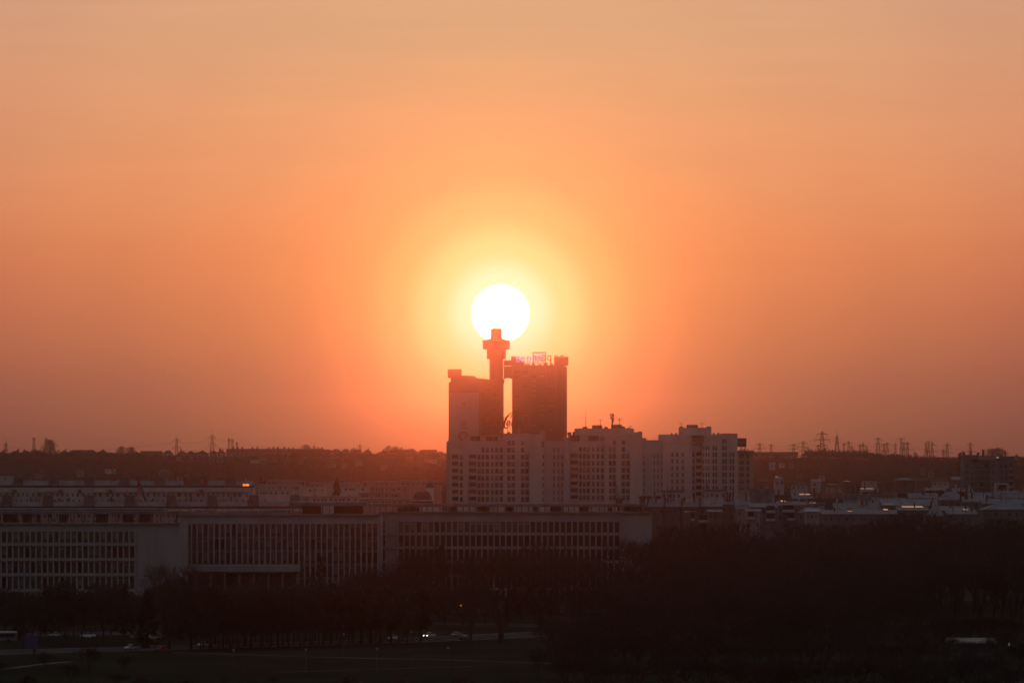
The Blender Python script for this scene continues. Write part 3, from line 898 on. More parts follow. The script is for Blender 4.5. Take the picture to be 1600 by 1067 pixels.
# ================================================================== long government palace
PAL = thing('government_palace', (X(500, 1760), 1760, 0), 'long pale stone palace with vertical pilasters and a columned roof storey', 'building')
wcount = [0]
spare = MB()
def palace_window(me, parent, loc, sc):
    if wcount[0] < 300:
        wcount[0] += 1
        inst('window', me, parent, loc, sc)
    else:
        spare.box(loc[0] - sc[0] / 2, loc[0] + sc[0] / 2, loc[1] + 0.02, loc[1] + 0.08, loc[2] - sc[2] / 2, loc[2] + sc[2] / 2)
def wing(name, Y, x0, x1, top, xw0, xw1, pitch, rows, bands, dep, pil_w, win_w, skip=(), long_pil=None, tilt=0.0):
    """facade of piers, floor bands and tall windows; rows = list of (y top, y bottom)"""
    mb = MB()
    zt = Z(top, Y)
    n = int(round((xw1 - xw0) / pitch))
    holes = []; spots = []
    for (ya, yb) in rows:
        for i in range(n):
            c = xw0 + pitch * (i + 0.5)
            if any(a <= c <= b for a, b in skip): continue
            hh = (X(c - win_w / 2, Y), X(c + win_w / 2, Y), Z(yb, Y), Z(ya, Y))
            holes.append(hh); spots.append(hh)
    facade(mb, X(x0, Y), X(x1, Y), 0, zt, Y, holes, 0.55)
    shell(mb, X(x0, Y), X(x1, Y), Y, Y + dep, 0, zt, 0, 1)
    w = mb.build(name, [stone, roof_bitumen], PAL)
    for k, hh in enumerate(spots):
        palace_window(TALL[rng.choice((0, 0, 1, 2, 3))], w, ((hh[0] + hh[1]) / 2, Y + 0.48, (hh[2] + hh[3]) / 2), (hh[1] - hh[0] - 0.006, 1, hh[3] - hh[2] - 0.006))
    zlow = Z(rows[-1][1] + 4, Y)
    for i in range(n + 1):
        c = xw0 + pitch * i
        if any(a <= c <= b for a, b in skip): continue
        zl = Z(long_pil(c), Y) if long_pil else zlow
        MB().box(X(c - pil_w / 2, Y), X(c + pil_w / 2, Y), Y - 0.75, Y - 0.004, zl, Z(rows[0][0] - 1.2, Y)).build('pilaster', stone_pil, w)
    for (ya, yb, dpt, xa, xb) in bands:
        MB().box(X(xa, Y), X(xb, Y), Y - dpt, Y - 0.008, Z(yb, Y), Z(ya, Y)).build('ledge', stone_pil if dpt > 0.8 else stone, w)
    MB().box(X(x0, Y) - 0.3, X(x1, Y) + 0.3, Y - 0.95, Y + 0.8, zt - 0.25, zt + 0.003 + 0.3).build('cornice', stone_dark, w)
    return w
LY = 1720.0
wl = wing('wing', LY, -260, 281, 817.5, -25.5, 211.5, 9.11, [(830.5, 847), (854, 871), (878, 894.5), (902, 919), (926, 943)],
          [(848.5, 852.2, 0.9, -26, 211.8), (872.2, 875.8, 0.9, -26, 211.8), (896, 899.6, 0.9, -26, 211.8), (920.3, 924, 0.9, -26, 211.8)], 46, 2.5, 6.4)
CYP = 1772.0
# entrance wing: full-height fins with windows and recessed spandrels between them
mb = MB(); holes = []; pitch = 8.83; x_0 = 281.5; nb = 35
rows_c = [(818.5, 837.5), (842, 858.5), (863, 879.5), (884, 901), (905.5, 922), (926.5, 940)]
for i in range(nb):
    c = x_0 + pitch * (i + .5)
    holes.append((X(c - 3.0, CYP), X(c + 3.0, CYP), Z(881 if c < 466 else 942, CYP), Z(818.5, CYP)))
facade(mb, X(279, CYP), X(594, CYP), 0, Z(804, CYP), CYP, holes, 0.9)
shell(mb, X(279, CYP), X(594, CYP), CYP, CYP + 40, 0, Z(804, CYP), 0, 1)
wc = mb.build('entrance_wing', [stone, roof_bitumen], PAL)
for i in range(nb):
    c = x_0 + pitch * (i + .5); w = M(6.0, CYP) - .006
    for k, (ya, yb) in enumerate(rows_c):
        if c < 466 and k > 2: continue
        palace_window(TALL[rng.choice((0, 0, 1, 2, 3))], wc, (X(c, CYP), CYP + .80, (Z(ya, CYP) + Z(yb, CYP)) / 2), (w, 1, Z(ya, CYP) - Z(yb, CYP)))
        if k < (2 if c < 466 else 5):
            MB().box(X(c, CYP) - w / 2, X(c, CYP) + w / 2, CYP + .62, CYP + .88, Z(rows_c[k + 1][0], CYP) + .01, Z(yb, CYP) - .01).build('spandrel', stone_dark, wc)
for i in range(nb + 1):
    c = x_0 + pitch * i
    MB().box(X(c - 1.15, CYP), X(c + 1.15, CYP), CYP - 1.1, CYP - .004, Z(883 if c < 466 else 944, CYP), Z(817.3, CYP)).build('pilaster', stone_pil, wc)
MB().box(X(279, CYP) - .3, X(594, CYP) + .3, CYP - .95, CYP + .8, Z(804, CYP) - .25, Z(804, CYP) + .303).build('cornice', stone_dark, wc)
RY = 1810.0
wr = wing('wing', RY, 592.2, 1018.5, 800.5, 593.5, 968.7, 9.38, [(815, 831.5), (836.5, 853), (858, 875), (879.5, 896), (901, 918), (922, 938)],
          [(832.4, 835.4, 0.9, 593, 969), (853.8, 857, 0.9, 593, 969), (875.8, 878.8, 0.9, 593, 969), (897, 900, 0.9, 593, 969), (918.8, 921.6, 0.9, 593, 969)], 46, 2.4, 6.6,
          skip=((607.5, 619),))
if spare.f:
    o = spare.build('lower_windows', glass, wr); o['kind'] = 'stuff'
# entrance canopy in front of the centre
mb = MB(); mb.box(X(279, CYP - 12), X(468, CYP - 12), CYP - 12, CYP - 0.8, Z(893, CYP - 12), Z(883, CYP - 12))
can = mb.build('entrance_canopy', stone_pil, PAL)
for i in range(9):
    c = 284 + i * 22.5
    MB().box(X(c - 1.3, CYP - 11), X(c + 1.3, CYP - 11), CYP - 11.2, CYP - 10.2, 0, Z(893.2, CYP - 12)).build('column', stone_dark, can)
# dark glazed ground floor behind the canopy columns
for i in range(20):
    c = 283 + i * 9.1
    inst('window', WIN[0], can, (X(c + 4.5, CYP), CYP - 0.10, Z(925, CYP)), (M(8.6, CYP), 1, M(56, CYP)))
# roof storeys: thin slabs on columns
def roof_storey(x0, x1, Y, ytop, yslab, yfloor, cols, wallx, dep, wallm, name='roof_storey'):
    s = MB().box(X(x0, Y), X(x1, Y), Y + 5, Y + 5 + dep, Z(yslab, Y), Z(ytop, Y)).build(name, roof_grey, PAL)
    for c in cols:
        MB().box(X(c, Y), X(c + 1.3, Y), Y + 6, Y + 6.5, Z(yfloor, Y) - 0.6, Z(yslab, Y)).build('column', metal_dk, s)
    for a, b in wallx:
        MB().box(X(a, Y), X(b, Y), Y + 11, Y + 12, Z(yfloor, Y) - 0.6, Z(yslab, Y) - 0.004).build('back_wall', wallm, s)
    return s
lc = [v for k in range(16) for v in (2.0 + k * 17.6, 6.6 + k * 17.6) if v < 252]
roof_storey(-150, 256, LY, 794.5, 803, 817, lc, [(-150, -4), (0, 22), (30, 45), (52, 58), (88, 101), (147, 163), (188, 205), (214, 232)], 14, stone_dark)
rc = [576 + 9.2 * k + rng.uniform(-2.2, 2.2) for k in range(47)]
roof_storey(573, 1010, RY, 787, 791.6, 800.6, rc, [(620, 655), (700, 712), (745, 766), (790, 803), (834, 841), (860, 878), (905, 921), (950, 958), (975, 1005)], 12, stone)
roof_storey(452, 572.5, CYP, 784.5, 790.2, 803.4, [456 + 11.5 * k for k in range(10)], [(470, 500), (520, 566)], 16, metal_dk)
# low plant boxes on the centre roof
for a, b, tt in ((281, 300, 799), (303, 330, 796.5), (333, 352, 800), (355, 400, 798), (404, 450, 796.5)):
    MB().box(X(a, CYP), X(b, CYP), CYP + 4, CYP + 14, Z(804, CYP) + 0.3, Z(tt, CYP)).build('plant_room', stone_dark if rng.random() < .4 else roof_grey, PAL)
# flag on the roof
fl = thing('flag', (X(214, LY), LY + 1.0, Z(817, LY)), 'limp national flag on a tall pole on the palace roof', 'flag')
MB().bar((X(214, LY), LY + 1, Z(817, LY)), (X(214, LY), LY + 1, Z(744.5, LY)), 0.12, 0.07, 6).build('pole', steel, fl)
flag_red = mat('flag_red', (0.45, 0.02, 0.03)); flag_blue = mat('flag_blue', (0.05, 0.05, 0.16)); flag_white = mat('flag_white', (0.42, 0.24, 0.22))
for fm in (flag_red, flag_blue, flag_white):
    nt = fm.node_tree; b0 = nt.nodes['Principled BSDF']; tr = nt.nodes.new('ShaderNodeBsdfTranslucent'); tr.inputs[0].default_value = b0.inputs[0].default_value
    mx = nt.nodes.new('ShaderNodeMixShader'); mx.inputs[0].default_value = 0.5
    nt.links.new(b0.outputs[0], mx.inputs[1]); nt.links.new(tr.outputs[0], mx.inputs[2]); nt.links.new(mx.outputs[0], nt.nodes['Material Output'].inputs[0])
mb = MB()
def fpt(u, v):
    """u along the fly, v down the hoist; the cloth droops"""
    x = 214.6 + u * (3.5 + 11 * v) + 0.6 * math.sin(v * 9 + u * 4) * u
    y = 745.5 + 22 * v + u * (6 + 10 * v)
    return Vector((X(x, LY), LY + 1 + 0.45 * math.sin(u * 9 + v * 3), Z(y, LY)))
N = 14
for i in range(N):
    for j in range(N):
        mi = 0 if (j + 0.4 * i) < N * 0.55 else 2
        if i >= N - 4: mi = 1
        if i < 3 and j < N * 0.75: mi = 0
        mb.quad(fpt(i / N, (j + 1) / N), fpt((i + 1) / N, (j + 1) / N), fpt((i + 1) / N, j / N), fpt(i / N, j / N), mi)
mb.build('cloth', [flag_red, flag_blue, flag_white], fl, smooth=True)
mast(274, 800, 818, LY, 'short dark mast at the end of the palace roof storey', False, 0, 0.3)

# ================================================================== long flat-roofed blocks behind the palace
def long_block(Y, x0, x1, y_par_top, y_par_bot, boxes, boxtop, boxbot, boxw, label, gaps=(), second=None, dep=14, lit=None, wall=None):
    t = thing('flat_roofed_block', (X((x0 + x1) / 2, Y), Y, 0), label, 'apartment block')
    zb = Z(y_par_bot, Y)
    holes = []
    wins = []
    for fl_ in range(3):
        zc = Z(y_par_bot + 14.5 + fl_ * 10.5, Y)
        px_ = x0 + 4
        while px_ < x1 - 5:
            w = rng.choice((2.6, 3.4, 4.6))
            hh = (X(px_, Y), X(px_ + w, Y), zc - 0.9, zc + 0.9); holes.append(hh)
            px_ += w + rng.uniform(3.5, 7.0)
    mb = MB()
    facade(mb, X(x0, Y), X(x1, Y), 0, zb - 1.0, Y, holes, 0.3)
    shell(mb, X(x0, Y), X(x1, Y), Y, Y + dep, 0, zb - 1.0, 0, 1)
    wo = mb.build('wall', [wall or render_b, roof_bitumen], t)
    for hh in holes:
        inst('window', WIN[rng.choice((0, 1, 2, 4))], wo, ((hh[0] + hh[1]) / 2, Y + 0.24, (hh[2] + hh[3]) / 2), (hh[1] - hh[0] - .004, 1, hh[3] - hh[2] - .004))
    # recessed dark attic strip, then the sloped pale roof edge in lengths
    MB().box(X(x0, Y), X(x1, Y), Y + 1.0, Y + dep - 1, zb - 1.0, zb - 0.002).build('attic', frame_dk, t)
    edges = sorted([b for b in boxes if x0 <= b <= x1])
    cuts = [x0] + [v for b in edges for v in (b - boxw / 2 - 1.2, b + boxw / 2 + 1.2)] + [x1]
    lens = [(cuts[i], cuts[i + 1]) for i in range(0, len(cuts) - 1, 2)]
    for a, b in lens:
        if b - a < 2: continue
        a0 = a
        for (ga, gb) in gaps:
            if ga < b and gb > a0:
                if ga - a0 > 2: roof_len(t, Y, a0, ga, y_par_top, y_par_bot, dep)
                a0 = gb
        if b - a0 > 2: roof_len(t, Y, a0, b, y_par_top, y_par_bot, dep)
    for b in edges:
        o = MB().box(X(b - boxw / 2, Y), X(b + boxw / 2, Y), Y + 0.4, Y + 7, zb, Z(boxtop + 1.6, Y)).build('lift_house', concrete_dk, t)
        MB().box(X(b - boxw / 2 + 0.4, Y), X(b + boxw / 2 - 0.8, Y), Y + 0.2, Y + 7.2, Z(boxtop + 1.6, Y), Z(boxtop, Y)).build('cap', roof_grey, o)
        MB().box(X(b - boxw / 2 + 0.6, Y), X(b + boxw / 2 - 0.6, Y), Y - 0.1, Y + 0.38, zb + 0.01, Z(y_par_bot - 3.2, Y)).build('front_panel', roof_grey, o)
    for k in range(int((x1 - x0) / 7)):
        c = rng.uniform(x0 + 2, x1 - 3)
        if any(abs(c - b) < boxw for b in edges): continue
        w = rng.uniform(.7, 3.0); hgt = rng.uniform(.4, 2.0) * (1.6 if w < 1.2 else 1)
        MB().box(X(c, Y), X(c + w, Y), Y + 5.0, Y + 6.5, zb, Z(y_par_top, Y) + hgt).build('roof_vent', rng.choice((concrete_dk, brick, render_b, metal_dk)), t)
    # broken line of pale balcony fronts below
    if second:
        px_ = x0 + 3
        while px_ < x1 - 12:
            w = rng.uniform(8, 34)
            ww = min(px_ + w, x1 - 1)
            if rng.random() < 0.72:
                MB().box(X(px_, Y), X(ww, Y), Y - 1.2, Y - 0.003, Z(second[1], Y), Z(second[0] + rng.uniform(-0.6, 0.8), Y)).build('balcony', white_trim if rng.random() < .35 else render_a, wo)
            else:
                MB().box(X(px_, Y), X(min(px_ + 6, ww), Y), Y - 1.0, Y - 0.003, Z(second[1] + 2, Y), Z(second[0] + 1, Y)).build('shutter', concrete_dk, wo)
            px_ += w + rng.uniform(1.5, 6)
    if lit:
        for a, b, ya, yb in lit:  # low sun's glint on the panes, painted as orange emission; no lamp inside
            MB().box(X(a, Y), X(b, Y), Y - 0.62, Y - 0.45, Z(yb, Y), Z(ya, Y)).build('window_glint', mat('painted_sun_glint', (0.4, 0.08, 0.02), emit=(1.0, 0.20, 0.03), estr=1.8), t)
    return t
def roof_len(t, Y, a, b, yt, yb, dep):
    """one length of sloping sheet roof edge"""
    z0, z1 = Z(yb, Y), Z(yt, Y)
    MB().prism_x([(Y - 0.4, z0), (Y + dep - 1, z0), (Y + 4.2, z1), (Y + 3.6, z1)], X(a, Y), X(b, Y)).build('roof_length', roof_grey, t)
long_block(2700.0, -40, 396, 750.5, 758.3, [28 + 55.4 * k for k in range(-1, 7)], 743.8, 756, 13.5,
           'long flat-roofed block with seven lift houses, the one farther from the palace', gaps=((286, 325),), second=(763.5, 768.5), lit=[(379.6, 382.4, 755.7, 759.4), (383.4, 389.2, 755.9, 759.0)])
long_block(2430.0, -60, 492, 783.2, 790.6, [10 + 64.3 * k for k in range(-1, 8)], 772.6, 787, 14.5,
           'long flat-roofed block with lift houses just behind the palace roof', second=(795.0, 799.0), wall=render_c)
# a strip of dark window behind the row of roofs at far left
for i, (a, b, yt, Y, lab) in enumerate(((-40, 22, 743, 3100, 'plain grey block end beyond the lift houses at the hill foot'),)):
    t = thing('grey_block', (X((a + b) / 2, Y), Y, 0), lab, 'building')
    MB().box(X(a, Y), X(b, Y), Y, Y + 16, 0, Z(yt, Y)).build('wall', render_b, t)
    MB().box(X(a, Y) - .3, X(b, Y) + .3, Y - .3, Y + 16.3, Z(yt, Y) + .003, Z(yt, Y) + .5).build('roof', roof_bitumen, t)

# ================================================================== low terraces between the blocks and the tower
def terrace(Y, x0, x1, yt, yb, label, m=None, winpitch=6.0, cap=white_trim, group=None):
    t = thing('low_terrace', (X((x0 + x1) / 2, Y), Y, 0), label, 'building', group)
    holes = []; zt = Z(yt, Y); hgt = Z(yt, Y) - Z(yb, Y)
    zc = zt - 0.55 * hgt
    px_ = x0 + 2.5
    while px_ < x1 - 4:
        w = rng.uniform(1.8, 4.5)
        if rng.random() < 0.75: holes.append((X(px_, Y), X(px_ + w, Y), zc - 0.22 * hgt, zc + 0.2 * hgt))
        px_ += w + rng.uniform(0.8, winpitch)
    mb = MB(); facade(mb, X(x0, Y), X(x1, Y), 0, zt, Y, holes, 0.3); shell(mb, X(x0, Y), X(x1, Y), Y, Y + 12, 0, zt, 0, 1)
    wo = mb.build('wall', [m or render_b, roof_bitumen], t)
    for hh in holes:
        inst('window', WIN[rng.choice((0, 1, 4))], wo, ((hh[0] + hh[1]) / 2, Y + 0.24, (hh[2] + hh[3]) / 2), (hh[1] - hh[0] - .004, 1, hh[3] - hh[2] - .004))
    if cap:
        MB().box(X(x0, Y) - .2, X(x1, Y) + .2, Y - .5, Y + 12.2, zt + .003, zt + M(1.1, Y)).build('roof_edge', cap, t)
    for k in range(rng.randint(1, 4)):
        c = rng.uniform(x0 + 3, x1 - 5)
        MB().box(X(c, Y), X(c + rng.uniform(1, 4), Y), Y + 2, Y + 6, zt + .2, zt + M(rng.uniform(1.5, 3), Y)).build('vent', concrete_dk, t)
    return t
for Y, a, b, yt, yb, lab, m in (
    (3300, 416, 476, 751.5, 757, 'low rose terrace below the wooded slope, left of the others', render_c),
    (3300, 484, 560, 754.5, 762, 'low grey terrace behind the tall lone conifer', render_b),
    (3300, 566, 622, 752.5, 759, 'low rose terrace near the hill foot, between the conifer and the domes', render_c),
    (3250, 626, 690, 751, 759, 'low rose terrace behind the small church dome', render_c),
    (3050, 398, 470, 757.5, 767, 'low pale terrace beside the orange window glint', render_b),
    (3000, 472, 508, 761, 770, 'short pale terrace close left of the lone conifer', render_a),
    (3000, 536, 575, 760.5, 768, 'short pale terrace close right of the lone conifer', render_a),
    (2950, 578, 640, 759, 768, 'low rose terrace left of the church', render_c),
    (2800, 398, 458, 765, 774, 'pale low terrace with a flat roof over the lift houses', render_a),
    (2750, 560, 626, 769, 778, 'rose low terrace in front of the church', render_c),
    (2600, 458, 560, 775.5, 785, 'long pale terrace with flat roof just over the palace roof', render_b),
    (2560, 562, 640, 779, 790, 'grey terrace with open white parapet just over the palace roof', render_c)):
    terrace(Y, a, b, yt, yb, lab, m)

# domed church
ch = thing('church', (X(661, 2620), 2620, 0), 'small domed church half hidden behind the palace roof', 'church')
Yc = 2620.0
lead = mat('dome_lead', (0.045, 0.035, 0.038), rough=0.6)
MB().box(X(640, Yc), X(688, Yc), Yc - 8, Yc + 12, 0, Z(786.5, Yc)).build('nave', render_a, ch)
mb = MB(); mb.lathe(X(660, Yc), Yc, [(M(16.5, Yc), Z(789, Yc)), (M(16.5, Yc), Z(781, Yc)), (M(15.5, Yc), Z(780.6, Yc))], 32)
drum = mb.build('drum', render_a, ch)
mb = MB(); mb.lathe(X(660, Yc), Yc, [(M(15.2 * math.cos(a), Yc), Z(780.6, Yc) + M(15.2 * math.sin(a), Yc)) for a in [i * PI / 2 / 10 for i in range(10)]] + [(0.3, Z(765, Yc))], 32)
mb.build('dome', lead, drum, smooth=True)
for i in range(16):
    a = PI + PI * (i + 0.5) / 16
    rr = M(16.5, Yc) + 0.02
    inst('window', WIN[4], drum, (X(660, Yc) + rr * math.cos(a), Yc + rr * math.sin(a), Z(784.6, Yc)), (1.1, 1, 1.5), a + PI / 2)
mb = MB(); mb.lathe(X(671, Yc), Yc + 10, [(M(6.2, Yc), 0), (M(6.2, Yc), Z(762, Yc))], 20)
bell = mb.build('bell_tower', render_a, ch)
mb = MB(); mb.lathe(X(671, Yc), Yc + 10, [(M(6.6 * math.cos(a), Yc), Z(762, Yc) + M(7.6 * math.sin(a), Yc)) for a in [i * PI / 2 / 8 for i in range(8)]] + [(0.2, Z(754, Yc))], 20)
mb.build('dome', lead, bell, smooth=True)
for pt, zt_, par in ((660, 765, drum), (671, 754, bell)):
    b_ = MB(); xx = X(pt, Yc); yy = Yc + (10 if pt > 665 else 0); z0_ = Z(zt_, Yc)
    b_.bar((xx, yy, z0_ - .3), (xx, yy, z0_ + 1.3), 0.07); b_.bar((xx - .4, yy, z0_ + .9), (xx + .4, yy, z0_ + .9), 0.06)
    b_.build('cross', metal_dk, par)

# ================================================================== low-rise quarter on the right
def lowrise(Y, x0, x1, y_ridge, y_eave, label, roof='shed', m=None, rm=None, dep=12.0, win=True, sky=(), chim=(), group=None, rows=2, bal=()):
    """house with pitched or flat roof; sky: skylight spans, chim: chimneys (x, w, ytop)"""
    t = thing('low_house', (X((x0 + x1) / 2, Y), Y, 0), label, 'house', group)
    ze, zr = Z(y_eave, Y), Z(y_ridge, Y)
    holes = []
    if win:
        for rr in range(rows):
            zc = ze - 1.7 - rr * 2.9
            px_ = x0 + 2.2
            while px_ < x1 - 3.5:
                w = rng.choice((2.4, 3.0, 4.2))
                holes.append((X(px_, Y), X(px_ + w, Y), zc - rng.uniform(.5, .85), zc + rng.uniform(.4, .8))); px_ += w + rng.uniform(2.5, 10.0)
    mb = MB(); facade(mb, X(x0, Y), X(x1, Y), 0, ze, Y, holes, 0.3); shell(mb, X(x0, Y), X(x1, Y), Y, Y + dep, 0, ze, 0, 1)
    wo = mb.build('wall', [m or render_b, roof_bitumen], t)
    for hh in holes:
        inst('window', WIN[rng.choice((0, 1, 2, 4))], wo, ((hh[0] + hh[1]) / 2, Y + 0.24, (hh[2] + hh[3]) / 2), (hh[1] - hh[0] - .004, 1, hh[3] - hh[2] - .004))
    rm = rm or roof_grey
    xa, xb = X(x0, Y) - 0.4, X(x1, Y) + 0.4
    e0 = ze + 0.004
    mb = MB()
    if roof == 'gable':
        mb.prism_x([(Y - 0.6, e0), (Y + dep + 0.6, e0), (Y + dep / 2, zr)], xa, xb)
    elif roof == 'hip':
        yc = Y + dep / 2; ins = min((xb - xa) * 0.3, dep * 0.45)
        A = [(xa, Y - .5, e0), (xb, Y - .5, e0), (xb, Y + dep + .5, e0), (xa, Y + dep + .5, e0), (xa + ins, yc, zr), (xb - ins, yc, zr)]
        mb.v += A; mb.f += [(0, 1, 5, 4), (1, 2, 5), (2, 3, 4, 5), (3, 0, 4), (3, 2, 1, 0)]; mb.m += [0] * 5
    elif roof == 'shed':
        mb.prism_x([(Y - 0.6, e0), (Y + dep, e0), (Y + dep, zr), (Y + dep - 0.5, zr)], xa, xb)
    else:
        mb.box(xa, xb, Y - 0.4, Y + dep + 0.2, e0, max(zr, e0 + 0.4))
    ro = mb.build('roof', rm, t)
    for a, b, yy in sky:
        zz = Z(yy, Y)
        f = (zz - ze) / max(0.1, zr - ze); half = dep / 2 if roof == 'gable' else dep
        yy_ = Y - 0.5 + f * half
        q = MB(); q.prism_x([(yy_ - 2.0, zz - 0.35), (yy_ + 7.0, zz - 0.35), (yy_ + 7.0, zz + 0.50), (yy_ - 2.0, zz + 0.10)], X(a, Y), X(b, Y)); q.build('skylight', skylight, ro)
    if group is None and x1 - x0 > 20:
        for k in range(rng.randint(1, 4)):
            c = rng.uniform(x0 + 3, x1 - 3); ww = rng.uniform(.8, 3.2); hgt = rng.uniform(.6, 2.2)
            MB().box(X(c - ww / 2, Y), X(c + ww / 2, Y), Y + dep * .55, Y + dep * .55 + 1.2, ze, zr + hgt).build('roof_vent', rng.choice((brick, concrete_dk, white_trim)), ro)
        c = rng.uniform(x0 + 3, x1 - 3)
        MB().bar((X(c, Y), Y + dep * .6, ze), (X(c, Y), Y + dep * .6, zr + rng.uniform(2, 4)), .07).build('aerial', metal_dk, ro)
    for a, w, yt in chim:
        MB().box(X(a - w / 2, Y), X(a + w / 2, Y), Y + dep * 0.45, Y + dep * 0.45 + 1.3, ze, Z(yt, Y)).build('chimney', brick, ro)
    for a, b, yt in bal:
        o = MB().box(X(a, Y), X(b, Y), Y - 1.8, Y - .004, Z(yt + 4, Y), Z(yt, Y)).build('balcony', white_trim, wo)
        MB().box(X(a + 1, Y), X(b - 1, Y), Y - .12, Y - .006, Z(yt - .2, Y), Z(yt - 7.5, Y)).build('door', glass, wo)
    return t
# terrace of four attic houses with slanting party walls
TYY = 2050.0
for k, (a, b) in enumerate(((1011, 1036), (1038, 1063), (1065, 1090), (1093, 1128))):
    t = lowrise(TYY, a, b, 779.5, 791.5, ('attic house at the palace end of the grey-roofed row', 'grey attic house second from the palace, with a roof light', 'grey attic house third from the palace, with a wide roof light', 'broad grey attic house at the far end of the row')[k],
                'shed', house_wall2, roof_grey, 14, rows=3, sky=[(), ((1030, 1036, 785.5),), ((1068, 1081, 785.2),), ()][k],
                chim=[(), (), (), ()][k], bal=((1091.5, 1114, 812), (1091.5, 1114, 826)) if k == 3 else ())
    MB().prism([(X(a - 2.2, TYY), Z(800, TYY)), (X(a - 0.6, TYY), Z(800, TYY)), (X(a + 3.2, TYY), Z(777.5, TYY)), (X(a + 1.6, TYY), Z(777.5, TYY))], TYY - 0.9, TYY + 14.5).build('party_wall', brick, t)
lowrise(2200, 1000, 1046, 775, 778, 'low dark flat-roofed house with a bright roof light behind the palace corner', 'flat', house_wall2, roof_bitumen, sky=((1001, 1006.5, 776.6),))
lowrise(2180, 1034, 1068, 765.5, 768, 'white-walled top storey behind the grey-roofed row', 'flat', white_trim, None, rows=1)
lowrise(2180, 1102, 1134, 764.5, 767, 'white-walled block with three red chimneys', 'flat', white_trim, None, rows=1)
chm = [(1137, 2.6, 768), (1141.5, 2.2, 770), (1146.5, 3, 767.5)]
lowrise(2080, 1128, 1152, 778.5, 788, 'grey lean-to with a cluster of tall brick chimneys', 'shed', house_wall2, roof_grey, 10, chim=chm)
lowrise(2040, 1150, 1172, 777, 790, 'pale house with a grey roof and an iron balcony under it', 'shed', house_wall, roof_grey, 12, rows=3, bal=((1164, 1178, 811),))
lowrise(2120, 1174, 1209, 763.5, 784, 'tall white end wall with two narrow red openings', 'flat', white_trim, roof_grey, 8)
lowrise(2010, 1172, 1214, 786, 792, 'grey house with two white balconies above the treetops', 'shed', house_wall, roof_grey, 12, rows=3, bal=((1197, 1211, 797), (1197, 1211, 810)))
lowrise(2030, 1216, 1246, 783, 789, 'narrow grey house with stacked balconies above the treetops', 'shed', house_wall, roof_grey, 10, rows=3, sky=((1222, 1229, 784),), bal=((1222, 1241, 796), (1230, 1242, 809)))
lowrise(2300, 1205, 1240, 773, 776, 'long dark low house below the wooded slope', 'flat', concrete_dk, roof_bitumen)
lowrise(2260, 1240, 1285, 772.2, 779, 'dark house with one bright roof light', 'shed', concrete_dk, roof_grey, sky=((1251.5, 1269, 773.4),))
lowrise(2150, 1244, 1276, 784, 789, 'small dark house with pale dormers', 'shed', house_wall, roof_grey)
lowrise(2080, 1248, 1292, 792, 801, 'house with a broad pale grey swept roof beside the dark gable', 'hip', house_wall, roof_grey, 14)
lowrise(2160, 1272, 1312, 778, 797, 'tall dark gable end beside the pale swept roof', 'flat', concrete_dk, roof_bitumen, 10, win=False)
lowrise(2230, 1276, 1322, 769.5, 777, 'house with a red strip of roof over a pale wall', 'shed', render_a, brick, 10, chim=((1273, 3, 762),))
lowrise(2140, 1320, 1360, 772, 781, 'pale grey block with a dark square opening', 'flat', white_trim, roof_grey, 10, rows=1)
lowrise(2120, 1306, 1376, 786, 797, 'broad grey house with roof lights facing the wood', 'shed', house_wall, roof_grey, 16, sky=((1310, 1314, 794), (1324, 1332, 793.5)))
lowrise(2260, 1345, 1372, 762.8, 768, 'small red-walled house with a bright roof light', 'shed', brick, roof_grey, 8, sky=((1346, 1367, 764.4),), chim=((1342, 5, 760),))
lowrise(2190, 1360, 1408, 771, 776, 'low white house with small square windows', 'flat', white_trim, roof_grey, 10, rows=1, chim=((1374, 3, 770),))
lowrise(2190, 1404, 1424, 769.5, 776, 'small dark red shed between white houses', 'flat', brick, roof_bitumen, 8, win=False)
lowrise(2150, 1422, 1466, 770.5, 778, 'white house with a long plain wall and low pitched roof', 'shed', white_trim, roof_grey, 10, rows=1)
lowrise(2110, 1380, 1470, 780, 790, 'very broad grey sheet-roofed hall', 'shed', house_wall, roof_grey, 18, win=False, chim=((1460, 1.4, 777),))
lowrise(2240, 1448, 1476, 762, 766, 'red house with a thin pale roof edge', 'shed', brick, roof_grey, 8, chim=((1460, 3, 768),))
lowrise(2100, 1470, 1508, 768.5, 781, 'grey hip-roofed house below the lone apartment block', 'hip', house_wall, roof_grey, 16)
lowrise(2200, 1490, 1520, 762.5, 768, 'red house front under a pale roof strip beside the lone block', 'shed', brick, roof_grey, 8, chim=((1505, 2.4, 763), (1513, 2.4, 763)))
lowrise(2060, 1506, 1545, 776, 784, 'grey house with two dark posts before it', 'shed', house_wall, roof_grey, 14, chim=((1503.5, 2.2, 764), (1513, 2.2, 764)))
lowrise(2090, 1512, 1560, 769, 776, 'wide pale house with a brick chimney at each end', 'gable', white_trim, roof_grey, 12, rows=1, chim=((1539, 3, 765), (1554, 3.4, 765)))
lowrise(2080, 1556, 1640, 766, 778, 'long grey gabled house at the foot of the lone block', 'gable', house_wall, roof_grey, 14, chim=((1568, 2.6, 762), (1583, 3.6, 763), (1598, 3, 764)))
lowrise(2040, 1536, 1600, 779, 787, 'grey-roofed house with a row of thin vertical posts', 'shed', house_wall, roof_grey, 10)
lowrise(1990, 1404, 1450, 791.5, 797, 'low house with a long glinting roof light among treetops', 'shed', house_wall, roof_grey, 10, sky=((1412, 1445, 793),))
lowrise(1960, 1452, 1474, 790, 806, 'narrow dark tower-like house among treetops', 'hip', concrete_dk, roof_grey, 8)
lowrise(1985, 1472, 1516, 791, 797.5, 'grey house with a flat eave overhang among treetops', 'shed', house_wall, roof_grey, 12)
